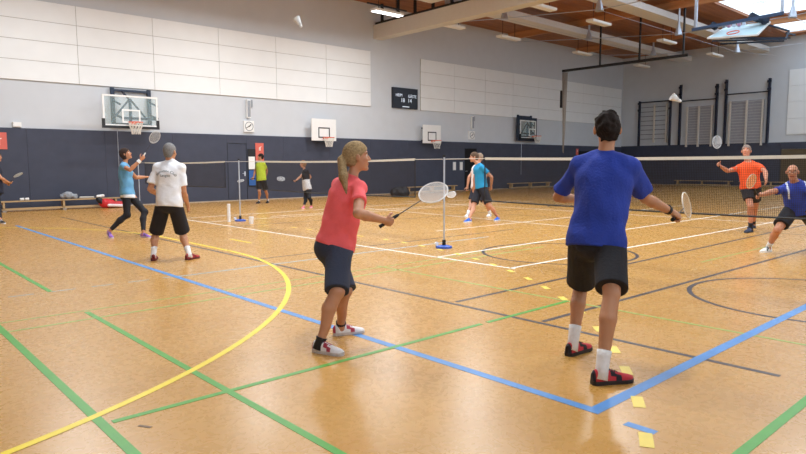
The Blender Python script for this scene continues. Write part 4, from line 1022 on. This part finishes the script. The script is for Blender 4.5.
MB().tube([D['Hd']+D['hu']*.012*hq+D['hf']*.11*hq+D['hl']*sd*.01 for sd in (-1, 1)], .0026, 5).build('bridge', M_black, g)
# man in turquoise and the player in white behind him
P7 = person('man in turquoise T-shirt and black shorts striding left beyond the near post', 1.8, .011, 150, 15.9, (481, 186), (479, 164), (474, 157.5),
    [((502, 219.5), (491.5, 222)), ((473.5, 221.5), (461.5, 223))], [(489.5, 206), (473.5, 206)], [(492, 177.5), (475, 176)], [(491, 186), (474, 186)], [(-1, 1), (1, 1)],
    (214, 158, 132), ((34, 142, 190),), (30, 30, 40), ('short', (96, 78, 64)), ((44, 96, 196), (230, 236, 244), (60, 120, 220)), head_phi=140, sock=None, sleeve=.6, hem=.85, build=1.02)
gd = at(455, 192, 17.2)-at(467, 188, 17.2)
P8 = person('player in white shirt mostly hidden behind the man in turquoise', 1.76, .013, 145, 17.3, (476.5, 186), (477.5, 164.5), (479, 158),
    [((493, 215.5), (485, 217.5)), ((471, 216), (463, 218))], [(486, 204), (471, 203)], [(486, 176), (469, 177)], [(483, 184), (467.5, 186.5)], [(1, 1), (-1, 1)],
    (212, 160, 138), ((232, 222, 220),), (38, 40, 54), ('short', (150, 130, 112)), ((240, 240, 240), (230, 230, 230), (60, 60, 70)), sock=(240, 240, 240), sockh=.1, sleeve=.6, hem=.8, gripdir=gd, grip_hand=1)
racket(P8['grips'][1], gd, FW*-.8+UP*.6, 'racket held low by the player in white', (226, 224, 220), (220, 220, 220))
# green shirt man
gd = at(240, 180, 23)-at(252, 178, 23)
P9 = person('man in lime green shirt and black shorts by the navy door', 1.76, .014, 195, 23.2, (261.5, 179), (260.3, 162), (260.6, 157.2),
    [((269.5, 202.3), (265.5, 203.6)), ((261, 203), (255.5, 203.8))], [(265.8, 191), (259.3, 191)], [(267, 170.5), (255.2, 170.5)], [(265.5, 177), (253.5, 177)], [(1, -1), (1, -1)],
    (198, 146, 118), ((206, 228, 60),), (26, 26, 30), ('short', (40, 34, 32)), ((34, 34, 40), (60, 60, 66), (90, 90, 96)), head_phi=150, sock=(230, 230, 230), sockh=.06, sleeve=.6, hem=.85, gripdir=gd, grip_hand=1)
racket(P9['grips'][1], gd, FW*-.5+UP*.8, 'racket held by the man in lime green', (206, 210, 212), (200, 204, 208))
# girl in black and white
gd = at(281, 178.5, 20.4)-at(293.5, 180.5, 20.4)
def bw(l, f, u, F, L):
    return (((u > L['TL']*.42) & (np.abs(l) > .02)) | (u > L['TL']*.8)).astype(int)
P10 = person('girl in black and white top and black leggings with pink shoes', 1.6, .013, 165, 20.7, (307.2, 187.5), (304.6, 169.5), (303, 164.3),
    [((313.5, 207.3), (308.5, 208.6)), ((306, 208), (300.5, 209.3))], [(309.5, 198), (305.5, 198)], [(310.5, 177), (300.5, 176.5)], [(306, 182.5), (296.2, 180.3)], [(1, -1), (-1, -1)],
    (208, 156, 130), ((232, 232, 236), {'cols': [(30, 30, 38)], 'fn': bw}), (24, 24, 30), ('bob', (150, 116, 88)), ((240, 120, 140), (236, 200, 204), (244, 150, 160)), head_phi=150, fem=True, leggings=True, sleeve=.5, shirt_len=.03, gripdir=gd, grip_hand=1)
racket(P10['grips'][1], gd, FW*-.6+UP*.6, 'racket held out by the girl in black and white', (210, 212, 214), (196, 198, 204))
# player cut by the left edge
gd = at(13, 175.5, 15.7)-at(6, 182, 15.9)
P11 = person('player in dark clothes at the left frame edge holding a racket', 1.76, .013, -30, 16.0, (-3.5, 191), (-4.5, 164), (-3, 157),
    [((-17, 221.5), (-8, 222.5)), ((-3, 223), (7, 224))], [(-9, 207), (-1, 207)], [(-5, 178), (1, 178)], [(4, 182), (8, 182)], [(1, 1), (-1, 1)],
    (206, 152, 122), ((30, 34, 52),), (26, 28, 36), ('short', (60, 50, 44)), ((36, 38, 44), (210, 210, 214), (200, 204, 210)), sleeve=.6, leggings=True, gripdir=gd, grip_hand=1)
racket(P11['grips'][1], gd, UP*.9-FW*.3, 'racket held by the player at the left edge', (190, 200, 200), (190, 196, 200))
